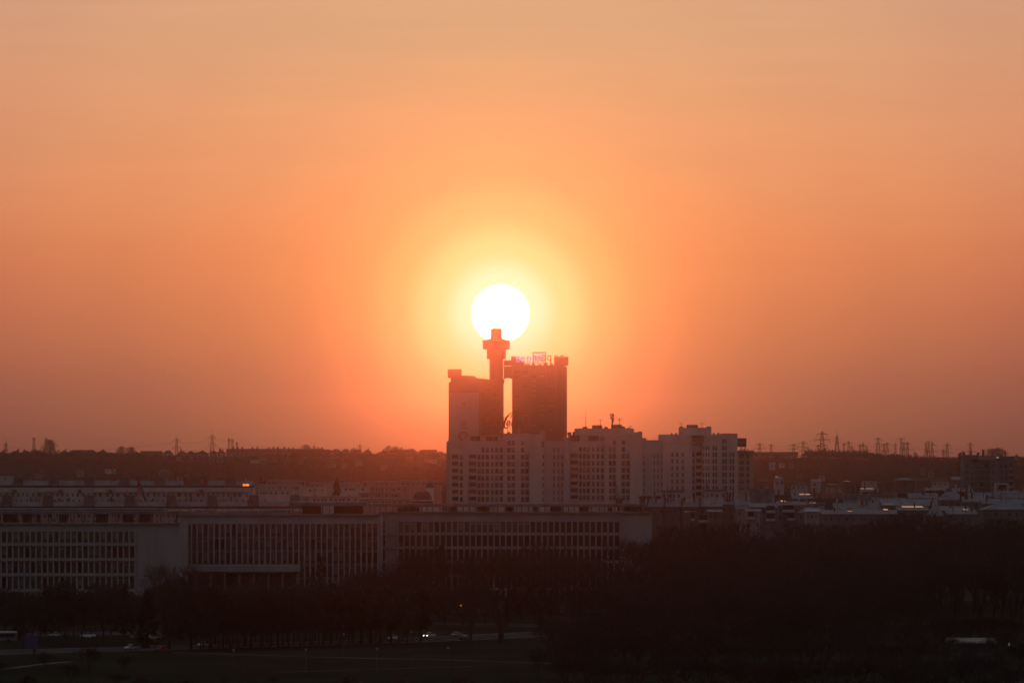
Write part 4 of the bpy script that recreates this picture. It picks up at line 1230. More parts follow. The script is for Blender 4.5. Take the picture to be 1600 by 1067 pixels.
lowrise(1955, 1482, 1526, 796.5, 803, 'house with a pale low roof standing lowest among the treetops', 'shed', house_wall, roof_grey, 12, sky=((1510, 1516, 797.5),))
lowrise(1975, 1536, 1620, 786.5, 796, 'pale tent-roofed house behind the treetops', 'hip', house_wall, roof_grey, 16)
lowrise(2010, 1286, 1410, 797, 803, 'long low terrace with small white windows behind the trees', 'shed', house_wall, roof_grey, 12, rows=2, sky=((1326, 1333, 799.5), (1384, 1391, 797.5)))
# little houses and sheds wedged between them
for i in range(26):
    a = rng.uniform(1012, 1590); w = rng.uniform(9, 22); Y = rng.uniform(1965, 2250)
    yt = 774 + (2250 - Y) / 285 * 18 + rng.uniform(-3, 3) + (6 if a < 1260 else 0); kind = rng.choice(('gable', 'shed', 'hip', 'flat'))
    wm_ = rng.choice((house_wall, white_trim, house_wall2, render_c)); nm = {house_wall: 'grey', white_trim: 'white', house_wall2: 'brown', render_c: 'rose'}[wm_]
    lowrise(Y, a, a + w, yt, yt + rng.uniform(2.5, 5.5), 'small %s-walled %s-roofed house wedged among the low houses' % (nm, kind), kind, wm_, rng.choice((roof_grey, roof_grey, roof_tile, white_trim)), 9, rows=2, group='little %s houses, %s roofs' % (nm, kind),
            sky=((a + 2, a + w * .5, yt + 1.5),) if i % 9 == 0 else (), chim=((a + w * .5, 1.6, yt - 2.5),) if i % 2 else (), bal=((a + 2, a + w * .6, yt + 12),) if i % 3 == 0 else ())
# tall house block at the right with hip roof and chimneys
BY = 2500.0
tb = apartment('apartment_block', 'lone grey six-storey block with dark hip roof and chimneys among low houses', BY, [
    dict(x0=1505.5, x1=1528.9, top=712, dy=0.8, cols=[(1509, 1513, 'w', 0), (1517.5, 1521.5, 'w', 0), (1524, 1526.5, 's', 0)], mat=house_wall, bmat=render_c),
    dict(x0=1529.0, x1=1545.9, top=720, dy=0.0, cols=[(1531, 1537, 'w', 0), (1539.5, 1544, 'w', 0)], mat=concrete_dk),
    dict(x0=1546.0, x1=1560.9, top=720, dy=-1.0, cols=[(1550, 1553.5, 'w', 0)], mat=house_wall, bmat=render_c),
    dict(x0=1561.0, x1=1585.5, top=714, dy=0.6, cols=[(1563.5, 1567, 'w', 0), (1570, 1574, 'w', 0), (1577, 1583, 'b', 0)], mat=house_wall, bmat=render_c)], rowp=9.4, row0=728.5, rows_to=5)
mb = MB()
A = [(X(1516, BY), BY - 2, Z(717, BY)), (X(1572, BY), BY - 2, Z(716, BY)), (X(1580, BY), BY + 18, Z(714, BY)), (X(1512, BY), BY + 18, Z(714, BY)), (X(1524, BY), BY + 8, Z(711.8, BY)), (X(1568, BY), BY + 8, Z(711.8, BY))]
mb.v += A; mb.f += [(0, 1, 5, 4), (1, 2, 5), (2, 3, 4, 5), (3, 0, 4), (3, 2, 1, 0)]; mb.m += [0] * 5
ro = mb.build('roof', roof_bitumen, tb)
for a, w, yt in ((1519, 1.6, 704), (1530, 3.2, 706.5), (1538, 2.4, 703.6), (1572.5, 1.6, 704)):
    MB().box(X(a - w / 2, BY), X(a + w / 2, BY), BY + 6, BY + 7.5, Z(714, BY), Z(yt, BY)).build('chimney', metal_dk, ro)
q = MB(); q.prism_x([(BY - 1.9, Z(716.3, BY)), (BY + 4, Z(713.6, BY)), (BY + 4, Z(713.3, BY)), (BY - 1.9, Z(715.9, BY))], X(1557, BY), X(1566, BY)); q.build('skylight', skylight, ro)
gate = thing('white_portal', (X(1566, 2120), 2120, 0), 'white framed flat portal front below the lone block', 'building')
Yg = 2120
b_ = MB(); b_.box(X(1555.5, Yg), X(1558, Yg), Yg, Yg + 6, 0, Z(757, Yg)); b_.box(X(1573.5, Yg), X(1576, Yg), Yg, Yg + 6, 0, Z(757, Yg)); b_.box(X(1555.5, Yg), X(1576, Yg), Yg, Yg + 6, Z(757, Yg), Z(754.5, Yg)); b_.build('frame', white_trim, gate)
MB().box(X(1558, Yg), X(1573.5, Yg), Yg + 3, Yg + 5, 0, Z(757.2, Yg)).build('wall', render_b, gate)
MB().box(X(1562, Yg), X(1571.5, Yg), Yg + 2.8, Yg + 2.99, Z(763.5, Yg), Z(759.6, Yg)).build('window', glass, gate)
# low houses strewn between the quarter and the hill
for i in range(15):
    a = 1188 + i * 27 + rng.uniform(-6, 6); Y = rng.uniform(2700, 3500)
    if 1490 < a < 1590: continue
    yt = rng.uniform(744, 760) - (Y - 2700) / 800 * 4
    w = rng.uniform(14, 34)
    lowrise(Y, a, a + w, yt, yt + rng.uniform(2.5, 5), 'low dim house between the near roofs and the far wooded slope', rng.choice(('gable', 'hip', 'flat', 'shed')), rng.choice((render_b, render_c, concrete_dk)), rng.choice((roof_tile, roof_tile, roof_grey)), 10, rows=1, group='dim houses at the hill foot',
            sky=((a + 3, a + w * 0.6, yt + 1.2),) if i in (1, 4, 5) else ())

# ================================================================== houses along the far ridge
def slope_dist(px_, yt, hh=6.0):
    best = min((abs(hill_z(X(px_, Y), Y) + hh - Z(yt, Y)), Y) for Y in range(3760, 4645, 5))
    return float(best[1])
def ridge_house(px, w, ytop, Y, rm, wm, roof, wallh=4.5, label='small pitched-roof house on the far ridge', group='houses along the far ridge', nch=1, stand=None):
    x0, x1 = X(px - w / 2, Y), X(px + w / 2, Y); zt = Z(ytop, Y)
    zg = hill_z((x0 + x1) / 2, Y) if stand is None else stand
    rise = min(3.2, 0.24 * (x1 - x0) + 0.8)
    ze = zt - rise
    if ze < zg + 2.0: ze = zg + 2.0; zt = ze + rise
    t = thing('ridge_house', ((x0 + x1) / 2, Y, zg), label, 'house', group)
    mb = MB()
    holes = []
    nw = max(1, int((x1 - x0) / 3.6))
    for i in range(nw):
        c = x0 + (x1 - x0) * (i + 0.5) / nw
        if ze - zg > 3: holes.append((c - 0.5, c + 0.5, ze - 2.0, ze - 0.9))
    facade(mb, x0, x1, zg - 4, ze, Y, holes, 0.25); shell(mb, x0, x1, Y, Y + 9, zg - 4, ze)
    wo = mb.build('wall', [wm], t)
    for hh in holes:
        inst('window', WIN[rng.choice((0, 1))], wo, ((hh[0] + hh[1]) / 2, Y + .19, (hh[2] + hh[3]) / 2), (hh[1] - hh[0], 1, hh[3] - hh[2]))
    mb = MB(); e0 = ze + .004
    if roof == 'gable': mb.prism_x([(Y - .6, e0), (Y + 9.6, e0), (Y + 4.5, zt)], x0 - .5, x1 + .5)
    elif roof == 'front': mb.prism([(x0 - .5, e0), (x1 + .5, e0), ((x0 + x1) / 2, zt)], Y - .6, Y + 9.6)
    else:
        ins = min(4.5, (x1 - x0) * .35)
        A = [(x0 - .5, Y - .5, e0), (x1 + .5, Y - .5, e0), (x1 + .5, Y + 9.5, e0), (x0 - .5, Y + 9.5, e0), (x0 + ins, Y + 4.5, zt), (x1 - ins, Y + 4.5, zt)]
        mb.v += A; mb.f += [(0, 1, 5, 4), (1, 2, 5), (2, 3, 4, 5), (3, 0, 4), (3, 2, 1, 0)]; mb.m += [0] * 5
    ro = mb.build('roof', rm, t)
    for k in range(nch):
        c = x0 + (x1 - x0) * rng.uniform(.25, .75); cw = rng.uniform(.4, .8)
        MB().box(c - cw, c + cw, Y + 4, Y + 5, zt - 1.6, zt + rng.uniform(.8, 1.7)).build('chimney', brick, ro)
    return t
HYD = 4650.0
prof = [(4, 14, 706), (24, 14, 704), (40, 18, 703.8), (56, 12, 703.5), (100, 14, 704), (112, 10, 703.2), (124, 16, 703), (141, 18, 702.4), (160, 14, 703.5),
        (174, 10, 707), (213, 12, 705), (236, 26, 704), (262, 12, 703.6), (284, 12, 704.5), (298, 14, 704), (316, 16, 703.6), (334, 10, 704), (345, 12, 703),
        (512, 16, 702), (525, 14, 701.5), (540, 12, 701), (556, 12, 701.6), (574, 11, 702.4), (600, 12, 702.6), (612, 12, 702), (628, 16, 701.2), (643, 14, 701), (660, 12, 702), (672, 16, 702.4), (688, 14, 705.5), (702, 12, 705)]
for px_, w, yt in prof:
    ridge_house(px_, w * 1.25, yt + rng.uniform(-.4, .4), HYD + rng.uniform(-20, 20), roof_tile, rng.choice((render_b, render_c, render_a)), rng.choice(('hip', 'hip', 'gable', 'front')), nch=rng.randint(0, 2))
# long row house on the ridge with its file of chimneys
lr = ridge_house(430, 152, 701.0, HYD - 40, roof_tile, render_c, 'gable', label='long row house on the far ridge with many chimneys', group=None, nch=0)
for c in (364, 371, 378, 394, 402, 419, 427, 434, 444, 451, 458, 497, 503):
    MB().box(X(c - 1.3, HYD - 40), X(c + 1.3, HYD - 40), HYD - 37, HYD - 35, Z(703, HYD - 40), Z(rng.uniform(697.2, 699.2), HYD - 40)).build('chimney', brick, lr)
lr2 = ridge_house(1212, 68, 712.2, 4560, roof_tile, render_c, 'gable', label='long low row house on the far ridge beside the cornice block', group=None, nch=0)
for c in (1183, 1190, 1197, 1206, 1218, 1226, 1233, 1240):
    MB().box(X(c - .7, 4560), X(c + .7, 4560), 4563, 4565, Z(714, 4560), Z(rng.uniform(710.4, 711.6), 4560)).build('chimney', brick, lr2)
ridge_house(1263, 20, 713.5, 4600, roof_tile, render_c, 'hip')
for px_, w, yt in ((1590, 16, 712), (1606, 14, 712)):
    ridge_house(px_, w, yt, HYD, roof_tile, render_b, 'hip')
# houses lower down the slope
for px_, yt, w, Y in ((172, 727, 16, 4780), (60, 735, 10, 4720), (125, 733, 10, 4720), (256, 733, 16, 4720), (262, 737, 16, 4700), (280, 709.5, 9, 5130), (303, 709, 14, 5130), (330, 712.5, 8, 5080), (343, 712, 8, 5080),
                      (400, 712, 18, 5100), (412, 715, 10, 5060), (424, 711.5, 16, 5100), (448, 713, 10, 5080), (470, 714, 9, 5080), (518, 719, 14, 4980), (537, 721, 8, 4950), (560, 716, 10, 5020),
                      (600, 722, 10, 4930), (640, 709.5, 11, 5150), (655, 711, 10, 5120), (668, 712, 11, 5110), (678, 713.5, 10, 5090), (691, 711, 12, 5120), (660, 718, 9, 5000), (1222, 719.5, 9, 4980), (1236, 719.8, 9, 4980), (1207, 722, 9, 4950),
                      (1443, 729.5, 8, 4800), (1455, 733, 8, 4760), (1250, 735, 10, 4750), (1285, 738, 9, 4700)):
    Y = slope_dist(px_, yt)
    wm_ = rng.choice((render_a, render_c, render_c, house_wall)); rf_ = rng.choice(('front', 'gable', 'hip'))
    lab_ = '%s house with %s among trees on the far slope' % ({render_a: 'pale', render_c: 'rose', house_wall: 'grey'}[wm_], {'front': 'its gable to the front', 'gable': 'a long ridged roof', 'hip': 'a hipped roof'}[rf_])
    ridge_house(px_, w, yt, Y, rng.choice((roof_tile, roof_tile, roof_grey)), wm_, rf_, label=lab_, group=lab_.replace(' house ', ' houses '), nch=1)

# ================================================================== lattice pylons and wires
pyl_m = mat('pylon_steel', (0.07, 0.055, 0.055), rough=0.7, spec=0.1)
def pylon(px, ytop, Y, label, group=None, arms=((0.12, 5.5), (0.34, 7.5)), basew=None, bot=None, spike=0.0, curved=False, leg=0.21):
    Y -= 700.0
    x = X(px, Y); zg = hill_z(x, Y)
    zt = Z(ytop, Y); H = zt - zg
    t = thing('power_pylon', (x, Y, zg), label, 'pylon', group)
    bw = (basew or max(1.8, H * 0.085)); tw = max(0.55, bw * 0.24)
    zs_ = [zg + H * (1 - spike) * f for f in (0, .18, .34, .48, .6, .7, .79, .87, .94, 1.0)]
    hw = lambda z: bw + (tw - bw) * ((z - zg) / (H * (1 - spike))) ** 0.85
    mb = MB()
    for k in range(len(zs_) - 1):
        a, b = zs_[k], zs_[k + 1]; wa, wb = hw(a), hw(b)
        for sx in (-1, 1):
            for sy in (-1, 1):
                mb.bar((x + sx * wa, Y + sy * wa, a), (x + sx * wb, Y + sy * wb, b), leg * (1 - .4 * k / 9), n=3, cap=False)
        for sy in (-1, 1):
            mb.bar((x - wa, Y + sy * wa, a), (x + wb, Y + sy * wb, b), leg * .5, n=3, cap=False)
            mb.bar((x + wa, Y + sy * wa, a), (x - wb, Y + sy * wb, b), leg * .5, n=3, cap=False)
        for sx in (-1, 1):
            mb.bar((x + sx * wa, Y - wa, a), (x + sx * wb, Y + wb, b), leg * .4, n=3, cap=False)
    if spike: mb.bar((x, Y, zs_[-1]), (x, Y, zt), leg * .8, leg * .35, n=4)
    mb.build('lattice_mast', pyl_m, t)
    tips = []
    for f, half in arms:
        half *= .82
        za = zt - H * f; w0 = hw(min(za, zs_[-1]))
        am = MB(); am.bar((x - w0, Y, za), (x + w0, Y, za), leg * .75, n=3); am.bar((x - w0, Y, za + H * .045), (x + w0, Y, za + H * .045), leg * .5, n=3)
        for s in (-1, 1):
            am.bar((x + s * w0, Y, za), (x + s * half, Y, za + (0.2 if not curved else -0.2)), leg * .9, leg * .55, n=3)
            am.bar((x + s * w0, Y, za + H * .045), (x + s * half, Y, za + .3), leg * .6, leg * .4, n=3)
            am.bar((x + s * half, Y, za + .3), (x + s * half, Y, za - 1.9), leg * .65, n=3)
            tips.append((x + s * half, Y, za - 1.9))
            if curved:
                am.bar((x + s * half, Y, za - .2), (x + s * (half + .9), Y, za - 2.2), leg * .9, n=3)
        am.build('crossarm', pyl_m, t)
    return tips
PT = {}
PT[9] = pylon(9, 681.5, 5600, 'slim lattice pylon with two short crossarms at the ridge end, left of the tree', arms=((0.40, 2.4), (0.66, 2.6)), basew=1.7, spike=.3)
PT[53] = pylon(53, 684, 5600, 'bare lattice column on the ridge next to the round bare tree', arms=((0.03, 1.6),), basew=1.6)
PT[72] = pylon(72, 685, 5650, 'lattice column rising behind the round bare tree', arms=((0.02, 1.8),), basew=1.5)
PT[276] = pylon(276, 678.8, 5500, 'pylon with two drooping crossarms on the ridge', arms=((0.20, 2.6), (0.50, 4.0)), basew=1.5, spike=.18, curved=True)
PT[332] = pylon(331.6, 671, 5450, 'tallest ridge pylon with three tiers of drooping arms', arms=((0.21, 2.4), (0.46, 3.4), (0.70, 2.9)), basew=2.4, spike=.2, curved=True)
PT[358] = pylon(358, 685, 5600, 'pale lattice column, one of a pair by the long row house', arms=((0.03, 1.2),), basew=1.3, group='paired lattice columns')
PT[362] = pylon(363, 686, 5620, 'pale lattice column, one of a pair by the long row house', arms=((0.03, 1.2),), basew=1.2, group='paired lattice columns')
PT[370] = pylon(370, 691, 5600, 'short thin lattice column behind the row house chimneys', arms=((0.03, .9),), basew=.8)
PT[491] = pylon(491, 688.5, 5500, 'stubby mast with a drum-like head on the ridge', arms=((0.35, 1.3), (0.5, 1.3)), basew=.9, spike=.3)
PT[562] = pylon(562.5, 683, 5500, 'pointed pylon with two flat crossarms near the apartment block', arms=((0.42, 2.6), (0.78, 2.2)), basew=1.5, spike=.38)
g_ = 'pylons crowded over the right-hand wood'; gl = 'lattice power pylon among the crowd of pylons above the far wood'
for px_, yt, Y, arms, bw in ((1187, 691, 5500, ((.15, 4.4), (.42, 7.0)), 1.9), (1205, 693.5, 5600, ((.08, 2.6),), 1.5), (1240, 692.5, 5600, ((.16, 4.2), (.4, 5.8)), 1.8), (1255, 688, 5700, ((.16, 4.4), (.4, 6.2), (.6, 4.2)), 2.0),
                             (1262, 699, 5900, ((.1, 3.5),), 1.5), (1278, 694.5, 5900, ((.1, 2.6),), 1.5), (1290, 699, 5950, ((.1, 3),), 1.5), (1318.5, 691, 5800, ((.1, 2.2),), 1.6), (1326, 688, 5700, ((.13, 3.0),), 1.8), (1331, 697, 5600, ((.06, 2),), 1.5),
                             (1343.5, 694, 5800, ((.06, 2.2),), 1.4), (1348.6, 690.5, 5700, ((.2, 3.4),), 1.8), (1354, 696, 5750, ((.28, 4.2),), 1.6), (1372, 682, 5500, ((.1, 3.6), (.3, 3.2), (.52, 3.0)), 2.6), (1381, 692, 5700, ((.08, 2.2), (.4, 2.4)), 1.5), (1386, 690, 5600, ((.14, 4.8), (.42, 5.6)), 1.9),
                             (1399, 692, 5900, ((.06, 2.0),), 1.3), (1408, 683, 5800, ((.06, 4.4),), 1.8), (1412, 690, 5600, ((.06, 2.6), (.3, 3.8)), 1.8), (1418, 689, 5600, ((.13, 4.4), (.37, 7.0)), 1.9), (1430, 706, 5600, ((.1, 1.6),), .9),
                             (1447, 692, 5600, ((.02, 2), (.33, 3)), 1.6), (1451, 689, 5600, ((.02, 2.6),), 1.7), (1456.5, 689.5, 5550, ((.15, 4.4), (.42, 6.4), (.62, 5)), 1.8), (1474, 701, 5700, ((.1, 2.4),), 1.2), (1480, 690.5, 5600, ((.15, 4.2), (.44, 5.4), (.7, 4.6)), 1.9),
                             (1505, 703.5, 5700, ((.12, 2.2),), 1.1), (1516, 690, 5600, ((.13, 3.6), (.42, 6.2)), 1.9), (1536, 701, 5900, ((.1, 3),), 1.2), (1565, 702, 5900, ((.1, 3),), 1.2)):
    PT[px_] = pylon(px_, yt, Y, gl, g_, arms=arms, basew=bw, spike=0.04)
PT[1284] = pylon(1284.6, 673, 5300, 'broad pylon with two long level crossarms over the far wood', arms=((0.13, 5.0), (0.34, 7.6), (0.56, 5.2)), basew=2.6, spike=.03, leg=.30)
PT[1307] = pylon(1307.8, 672, 5300, 'armless needle-topped lattice pylon over the far wood', arms=((0.26, 1.2), (.47, 1.6)), basew=2.5, spike=.24, leg=.30)
def wire(p, q, sag, label, group):
    mb = MB(); n = 14; prev = None
    for i in range(n + 1):
        t = i / n
        v = Vector(p).lerp(Vector(q), t); v.z -= sag * 4 * t * (1 - t)
        if prev is not None: mb.bar(prev, v, 0.05, n=3, cap=False)
        prev = v
    return tag(mb.build('power_line', pyl_m), label, 'wire', group)
def span(a, b, ia, ib, sag, lab, group=None):
    try: wire(PT[a][ia], PT[b][ib], sag, lab, group)
    except Exception: pass
for a, b, n in ((9, 276, 2), (276, 332, 4), (332, 562, 4)):
    for i in range(n):
        span(a, b, min(i, len(PT[a]) - 1), min(i, len(PT[b]) - 1), 5 if b - a > 100 else 2.5, 'thin power line sagging between the ridge pylons', 'wires over the ridge')
for a, b in ((1187, 1240), (1205, 1284), (1240, 1284), (1284, 1386), (1255, 1307), (1386, 1418), (1418, 1456.5), (1456.5, 1480), (1480, 1516)):
    for i in range(2):
        span(a, b, i, i, 2.0, 'thin power line sagging between pylons above the far wood', 'wires over the right-hand wood')

# ================================================================== street: cars, lamps, hoarding, pavilion
tyre = mat('tyre', (0.02, 0.02, 0.02)); rim = mat('wheel_rim', (0.3, 0.3, 0.31), rough=0.4, metal=0.6)
headl = mat('headlight_lit', (0.9, 0.85, 0.7), emit=(1.0, 0.9, 0.68), estr=5.0)
taill = mat('tail_light', (0.35, 0.02, 0.02), rough=0.3)
def car(name, loc, rz, paintm, label, estate=False, group=None, lit=False, cat='car'):
    """car of lofted body, glasshouse, wheels and lamps; local +x is forward"""
    t = link(bpy.data.objects.new(name, None)); t.location = loc; t.rotation_euler = (0, 0, rz)
    tag(t, label, cat, group)
    L, Wd = 4.3, 0.88
    sec = [(-2.15, .42, .72, .74), (-2.05, .30, .92, .82), (-1.5, .26, .98, .87), (0.0, .24, .96, .88), (1.1, .26, .92, .87), (1.75, .30, .80, .82), (2.1, .36, .66, .72)]
    mb = MB()
    for x, zl, zu, w in sec:
        mb.v += [(x, -w, zl), (x, -w, zl + (zu - zl) * .6), (x, -w * .9, zu), (x, w * .9, zu), (x, w, zl + (zu - zl) * .6), (x, w, zl)]
    for k in range(len(sec) - 1):
        for i in range(6):
            j = (i + 1) % 6
            mb.f.append((k * 6 + i, k * 6 + j, (k + 1) * 6 + j, (k + 1) * 6 + i)); mb.m.append(0)
    mb.f.append((5, 4, 3, 2, 1, 0)); mb.m.append(0); e = (len(sec) - 1) * 6; mb.f.append(tuple(e + i for i in range(6))); mb.m.append(0)
    body = mb.build('body', paintm, t, smooth=False, local=True)
    back = -1.95 if estate else -1.55
    g2 = [(back, .93, .78), (back + .35, 1.36, .62), (-.3, 1.46, .64), (.35, 1.40, .62), (1.15, .92, .76)]
    mb = MB()
    for x, z, w in g2: mb.v += [(x, -w, z), (x, w, z)]
    for k in range(4): mb.f.append((2 * k, 2 * k + 1, 2 * k + 3, 2 * k + 2)); mb.m.append(0 if k in (0, 3) else 1)
    mb.f.append((0, 2, 4, 6, 8)); mb.m.append(0); mb.f.append((9, 7, 5, 3, 1)); mb.m.append(0)
    mb.build('cabin', [glass, paintm], t, local=True)
    for sx in (-1.35, 1.32):
        for sy in (-1, 1):
            mb = MB(); mb.bar((sx, sy * .66, .32), (sx, sy * .885, .32), .32, n=14)
            wl_ = mb.build('wheel', tyre, t, local=True)
            mb = MB(); mb.bar((sx, sy * .80, .32), (sx, sy * .895, .32), .19, n=10); mb.build('rim', rim, wl_, local=True)
    for sy in (-1, 1):
        mb = MB(); mb.box(2.02, 2.13, sy * .58 - .15, sy * .58 + .15, .50, .68); mb.build('headlight', headl if lit else steel, t, local=True)
        mb = MB(); mb.box(-2.17, -2.08, sy * .60 - .13, sy * .60 + .13, .58, .78); mb.build('tail_light', taill, t, local=True)
    return t
silver = mat('silver_paint', (0.42, 0.42, 0.44), rough=0.3, spec=0.5, metal=.3); white_p = mat('white_paint', (0.70, 0.70, 0.70), rough=0.3, spec=0.5)
dark_p = mat('dark_paint', (0.03, 0.03, 0.035), rough=0.25, spec=0.5); red_p = mat('red_paint', (0.28, 0.015, 0.02), rough=0.3, spec=0.5); grey_p = mat('grey_paint', (0.16, 0.16, 0.17), rough=0.3, spec=0.5)
RDIR = math.atan2((RP[7] - RP[6]).y, (RP[7] - RP[6]).x)
def on_road(px_, lane):
    """point on the boulevard at a photograph column, a lane offset from its middle"""
    for i in range(len(BLV) - 1):
        if BLV[i][0] <= px_ <= BLV[i + 1][0]:
            f = (px_ - BLV[i][0]) / (BLV[i + 1][0] - BLV[i][0])
            p = RP[i].lerp(RP[i + 1], f); d = (RP[i + 1] - RP[i]).normalized()
            n = Vector((-d.y, d.x, 0))
            return p + n * lane + Vector((0, 0, .012)), math.atan2(d.y, d.x)
def road_car(px_, py_, paintm, label, rev=True, **kw):
    Y = GY(py_); car('car', (X(px_, Y), Y, .02), RDIR + (PI if rev else 0), paintm, label, **kw)
road_car(671, 995.5, silver, 'silver car with lit headlights by the end of the tree row', lit=True)
road_car(713, 994.5, grey_p, 'grey estate car behind the silver car, headlights off', estate=True)
road_car(927, 988.5, silver, 'silver-blue car with bright headlights past the big bare trees', lit=True)
road_car(318, 1010, white_p, 'white car glimpsed between the trunks of the tree row', lit=False)
road_car(254, 1018, red_p, 'dark red car on the boulevard beside the tall bare tree', rev=False)
road_car(204, 1015, silver, 'pale car on the boulevard left of the dark red one')
road_car(614, 999.5, white_p, 'white car half hidden by the last trunks of the tree row')
road_car(728, 1000, dark_p, 'dark car on the near lanes beside the slim forked tree', rev=False)
for i, (px_, py_) in enumerate(((66, 996), (88, 995), (103, 996.5), (137, 996), (215, 998), (240, 998.5))):
    Y = GY(py_); car('car', (X(px_, Y), Y, .016), 0.2 + rng.uniform(-.2, .2) + (PI if i % 2 else 0), (grey_p, silver, dark_p, white_p, grey_p, silver)[i], 'car parked on the lot beside the blue screen, in the dusk', group='cars parked by the blue screen')
# bus at the left
bus = thing('bus', (X(6, GY(1003)), GY(1003), .012), 'dark bus with pale roof edge waiting left of the blue screen', 'bus')
Yb = GY(1003); xb0 = X(-38, Yb); xb1 = X(26, Yb)
MB().box(xb0, xb1, Yb, Yb + 2.5, .38, 2.6).build('body', grey_p, bus)
MB().box(xb0 + .1, xb1 - .1, Yb + .1, Yb + 2.4, 2.603, 3.0).build('roof', white_p, bus)
for i in range(7):
    a = xb0 + .6 + i * (xb1 - xb0 - 1) / 7
    inst('window', WIN[4], bus, (a + .65, Yb - .04, 1.9), (1.35, 1, 1.0))
for a in (xb0 + 2.2, xb1 - 2.2):
    b_ = MB(); b_.bar((a, Yb - .03, .47), (a, Yb + .3, .47), .47, n=14); b_.build('wheel', tyre, bus)
# blue screen on a post
scr = thing('screen_hoarding', (X(52, GY(1026)), GY(1026), 0), 'small square violet-blue lit screen on a single post', 'billboard')
Ys = GY(1026); screen_m = mat('blue_screen', (0.02, 0.02, 0.05), rough=0.3, emit=(0.20, 0.19, 0.55), estr=0.014)
zs0, zs1 = Z(1012, Ys), Z(992.8, Ys)
MB().box(X(37.6, Ys), X(60.4, Ys), Ys, Ys + .5, zs0 - .15, zs1 + .15).build('case', metal_dk, scr)
MB().box(X(38.6, Ys), X(59.4, Ys), Ys - .05, Ys - .003, zs0, zs1).build('screen', screen_m, scr)
MB().bar((X(53.5, Ys), Ys + .3, 0), (X(53.5, Ys), Ys + .3, zs0), .45, .4, 8).build('post', metal_dk, scr)
# street lamps
lamp_on = mat('lamp_orange', (0.9, 0.4, 0.15), emit=(1.0, 0.33, 0.08), estr=6.0)
lamp_off = mat('lamp_glass', (0.28, 0.28, 0.29), rough=0.3)
pole_m = mat('lamp_pole', (0.12, 0.12, 0.125), rough=0.5)
def street_lamp(px_, py_base, h_, label, heads=((-1, 1.6), (1, 1.6)), lit=False, group=None, r=.11):
    Y = GY(py_base); x = X(px_, Y)
    t = thing('street_lamp', (x, Y, 0), label, 'street lamp', group)
    MB().bar((x, Y, 0), (x, Y, h_), r, r * .6, 8).build('pole', pole_m, t)
    for s, reach in heads:
        MB().bar((x, Y, h_ * .97), (x + s * reach, Y, h_ * .99), .05, n=6).build('arm', pole_m, t)
        b_ = MB(); xx = x + s * reach
        b_.prism([(xx - .55, h_ * .99 - .05), (xx + .55, h_ * .99 - .05), (xx + .4, h_ * .99 + .16), (xx - .4, h_ * .99 + .16)], Y - .2, Y + .2)
        b_.build('lamp_head', lamp_off, t)
    if lit:
        b_ = MB(); b_.lathe(x + .35, Y - .2, [(.12, h_ * .8 - .3), (.30, h_ * .8 - .1), (.30, h_ * .8 + .1), (.12, h_ * .8 + .3)], 12)
        b_.build('lit_signal', lamp_on, t)
    return t
street_lamp(699, 967, 8.4, 'pale lamp post with two lamp heads on the far road', heads=((-1, 1.3), (1, .9)))
street_lamp(668.5, 967, 8.6, 'pale lamp post at the edge of the tree row', heads=((-1, 1.2),))
street_lamp(938.5, 970, 8.0, 'pale lamp post beside the dim orange signal', heads=((1, 1.2),))
street_lamp(818, 963, 6.6, 'pale lamp post behind the big bare tree', heads=((1, 1.2),))
street_lamp(1001, 965, 6.4, 'pale lamp post under the tall bare tree at the palace end', heads=((-1, 1.1),))
for px_, py_, sz, lab, st in ((720.5, 970, .30, 'bright orange signal lamp glowing on a short post', 1.8), (944, 972, .24, 'dim orange signal lamp glowing on a short post', 0.45)):
    Y = GY(py_); x = X(px_, Y); zz = Z(945 if px_ < 800 else 944, Y)
    t = thing('signal_lamp', (x, Y, 0), lab, 'signal light')
    MB().bar((x, Y + .3, 0), (x, Y + .3, zz + .5), .08, n=6).build('post', pole_m, t)
    MB().box(x - sz * 1.3, x + sz * 1.3, Y + .06, Y + .4, zz - .9, zz + .6).build('housing', metal_dk, t)
    mm = mat('signal_%d' % int(px_), (0.9, 0.4, 0.15), emit=(1.0, 0.32, 0.07), estr=st)
    b_ = MB(); b_.bar((x, Y - .08, zz), (x, Y + .058, zz), sz, n=14); b_.build('lens', mm, t)
for px_, py_ in ((365, 1052), (478, 1051), (589, 1050), (700, 1048), (537, 1024), (643, 1020)):
    Y = GY(py_); x = X(px_, Y)
    t = thing('park_lamp', (x, Y, 0), 'slim park lamp with a small globe standing in the grass', 'street lamp', 'park lamps in the grass')
    MB().bar((x, Y, 0), (x, Y, 5.2), .07, .05, 6).build('pole', pole_m, t)
    b_ = MB(); b_.lathe(x, Y, [(.08, 5.2), (.24, 5.35), (.28, 5.5), (.2, 5.7), (.06, 5.78)], 10); b_.build('globe', lamp_off, t)
# low pavilion at lower right with a pale roof
pav = thing('park_pavilion', (X(1520, GY(1024)), GY(1024), 0), 'low pavilion with a pale grey roof among dark trees', 'pavilion')
Yp = GY(1024)
pav_roof = mat('pavilion_roof', (0.36, 0.31, 0.27), rough=0.5, spec=0.3, var=0.45, scale=0.25)
zp0, zp1 = Z(1004.5, Yp), Z(999.5, Yp)
mb = MB(); mb.prism_x([(Yp - .8, zp0), (Yp + 14, zp0), (Yp + 12.5, zp1 + .2), (Yp + 12, zp1 + .2)], X(1484, Yp), X(1562, Yp)); mb.build('roof', pav_roof, pav)
MB().box(X(1489, Yp), X(1557, Yp), Yp, Yp + 13, 0, zp0 - .003).build('wall', concrete_dk, pav)
for k in range(9):
    inst('window', WIN[0], pav, (X(1493.5 + k * 7.3, Yp), Yp - .08, zp0 - 1.5), (M(5.6, Yp), 1, 1.6))
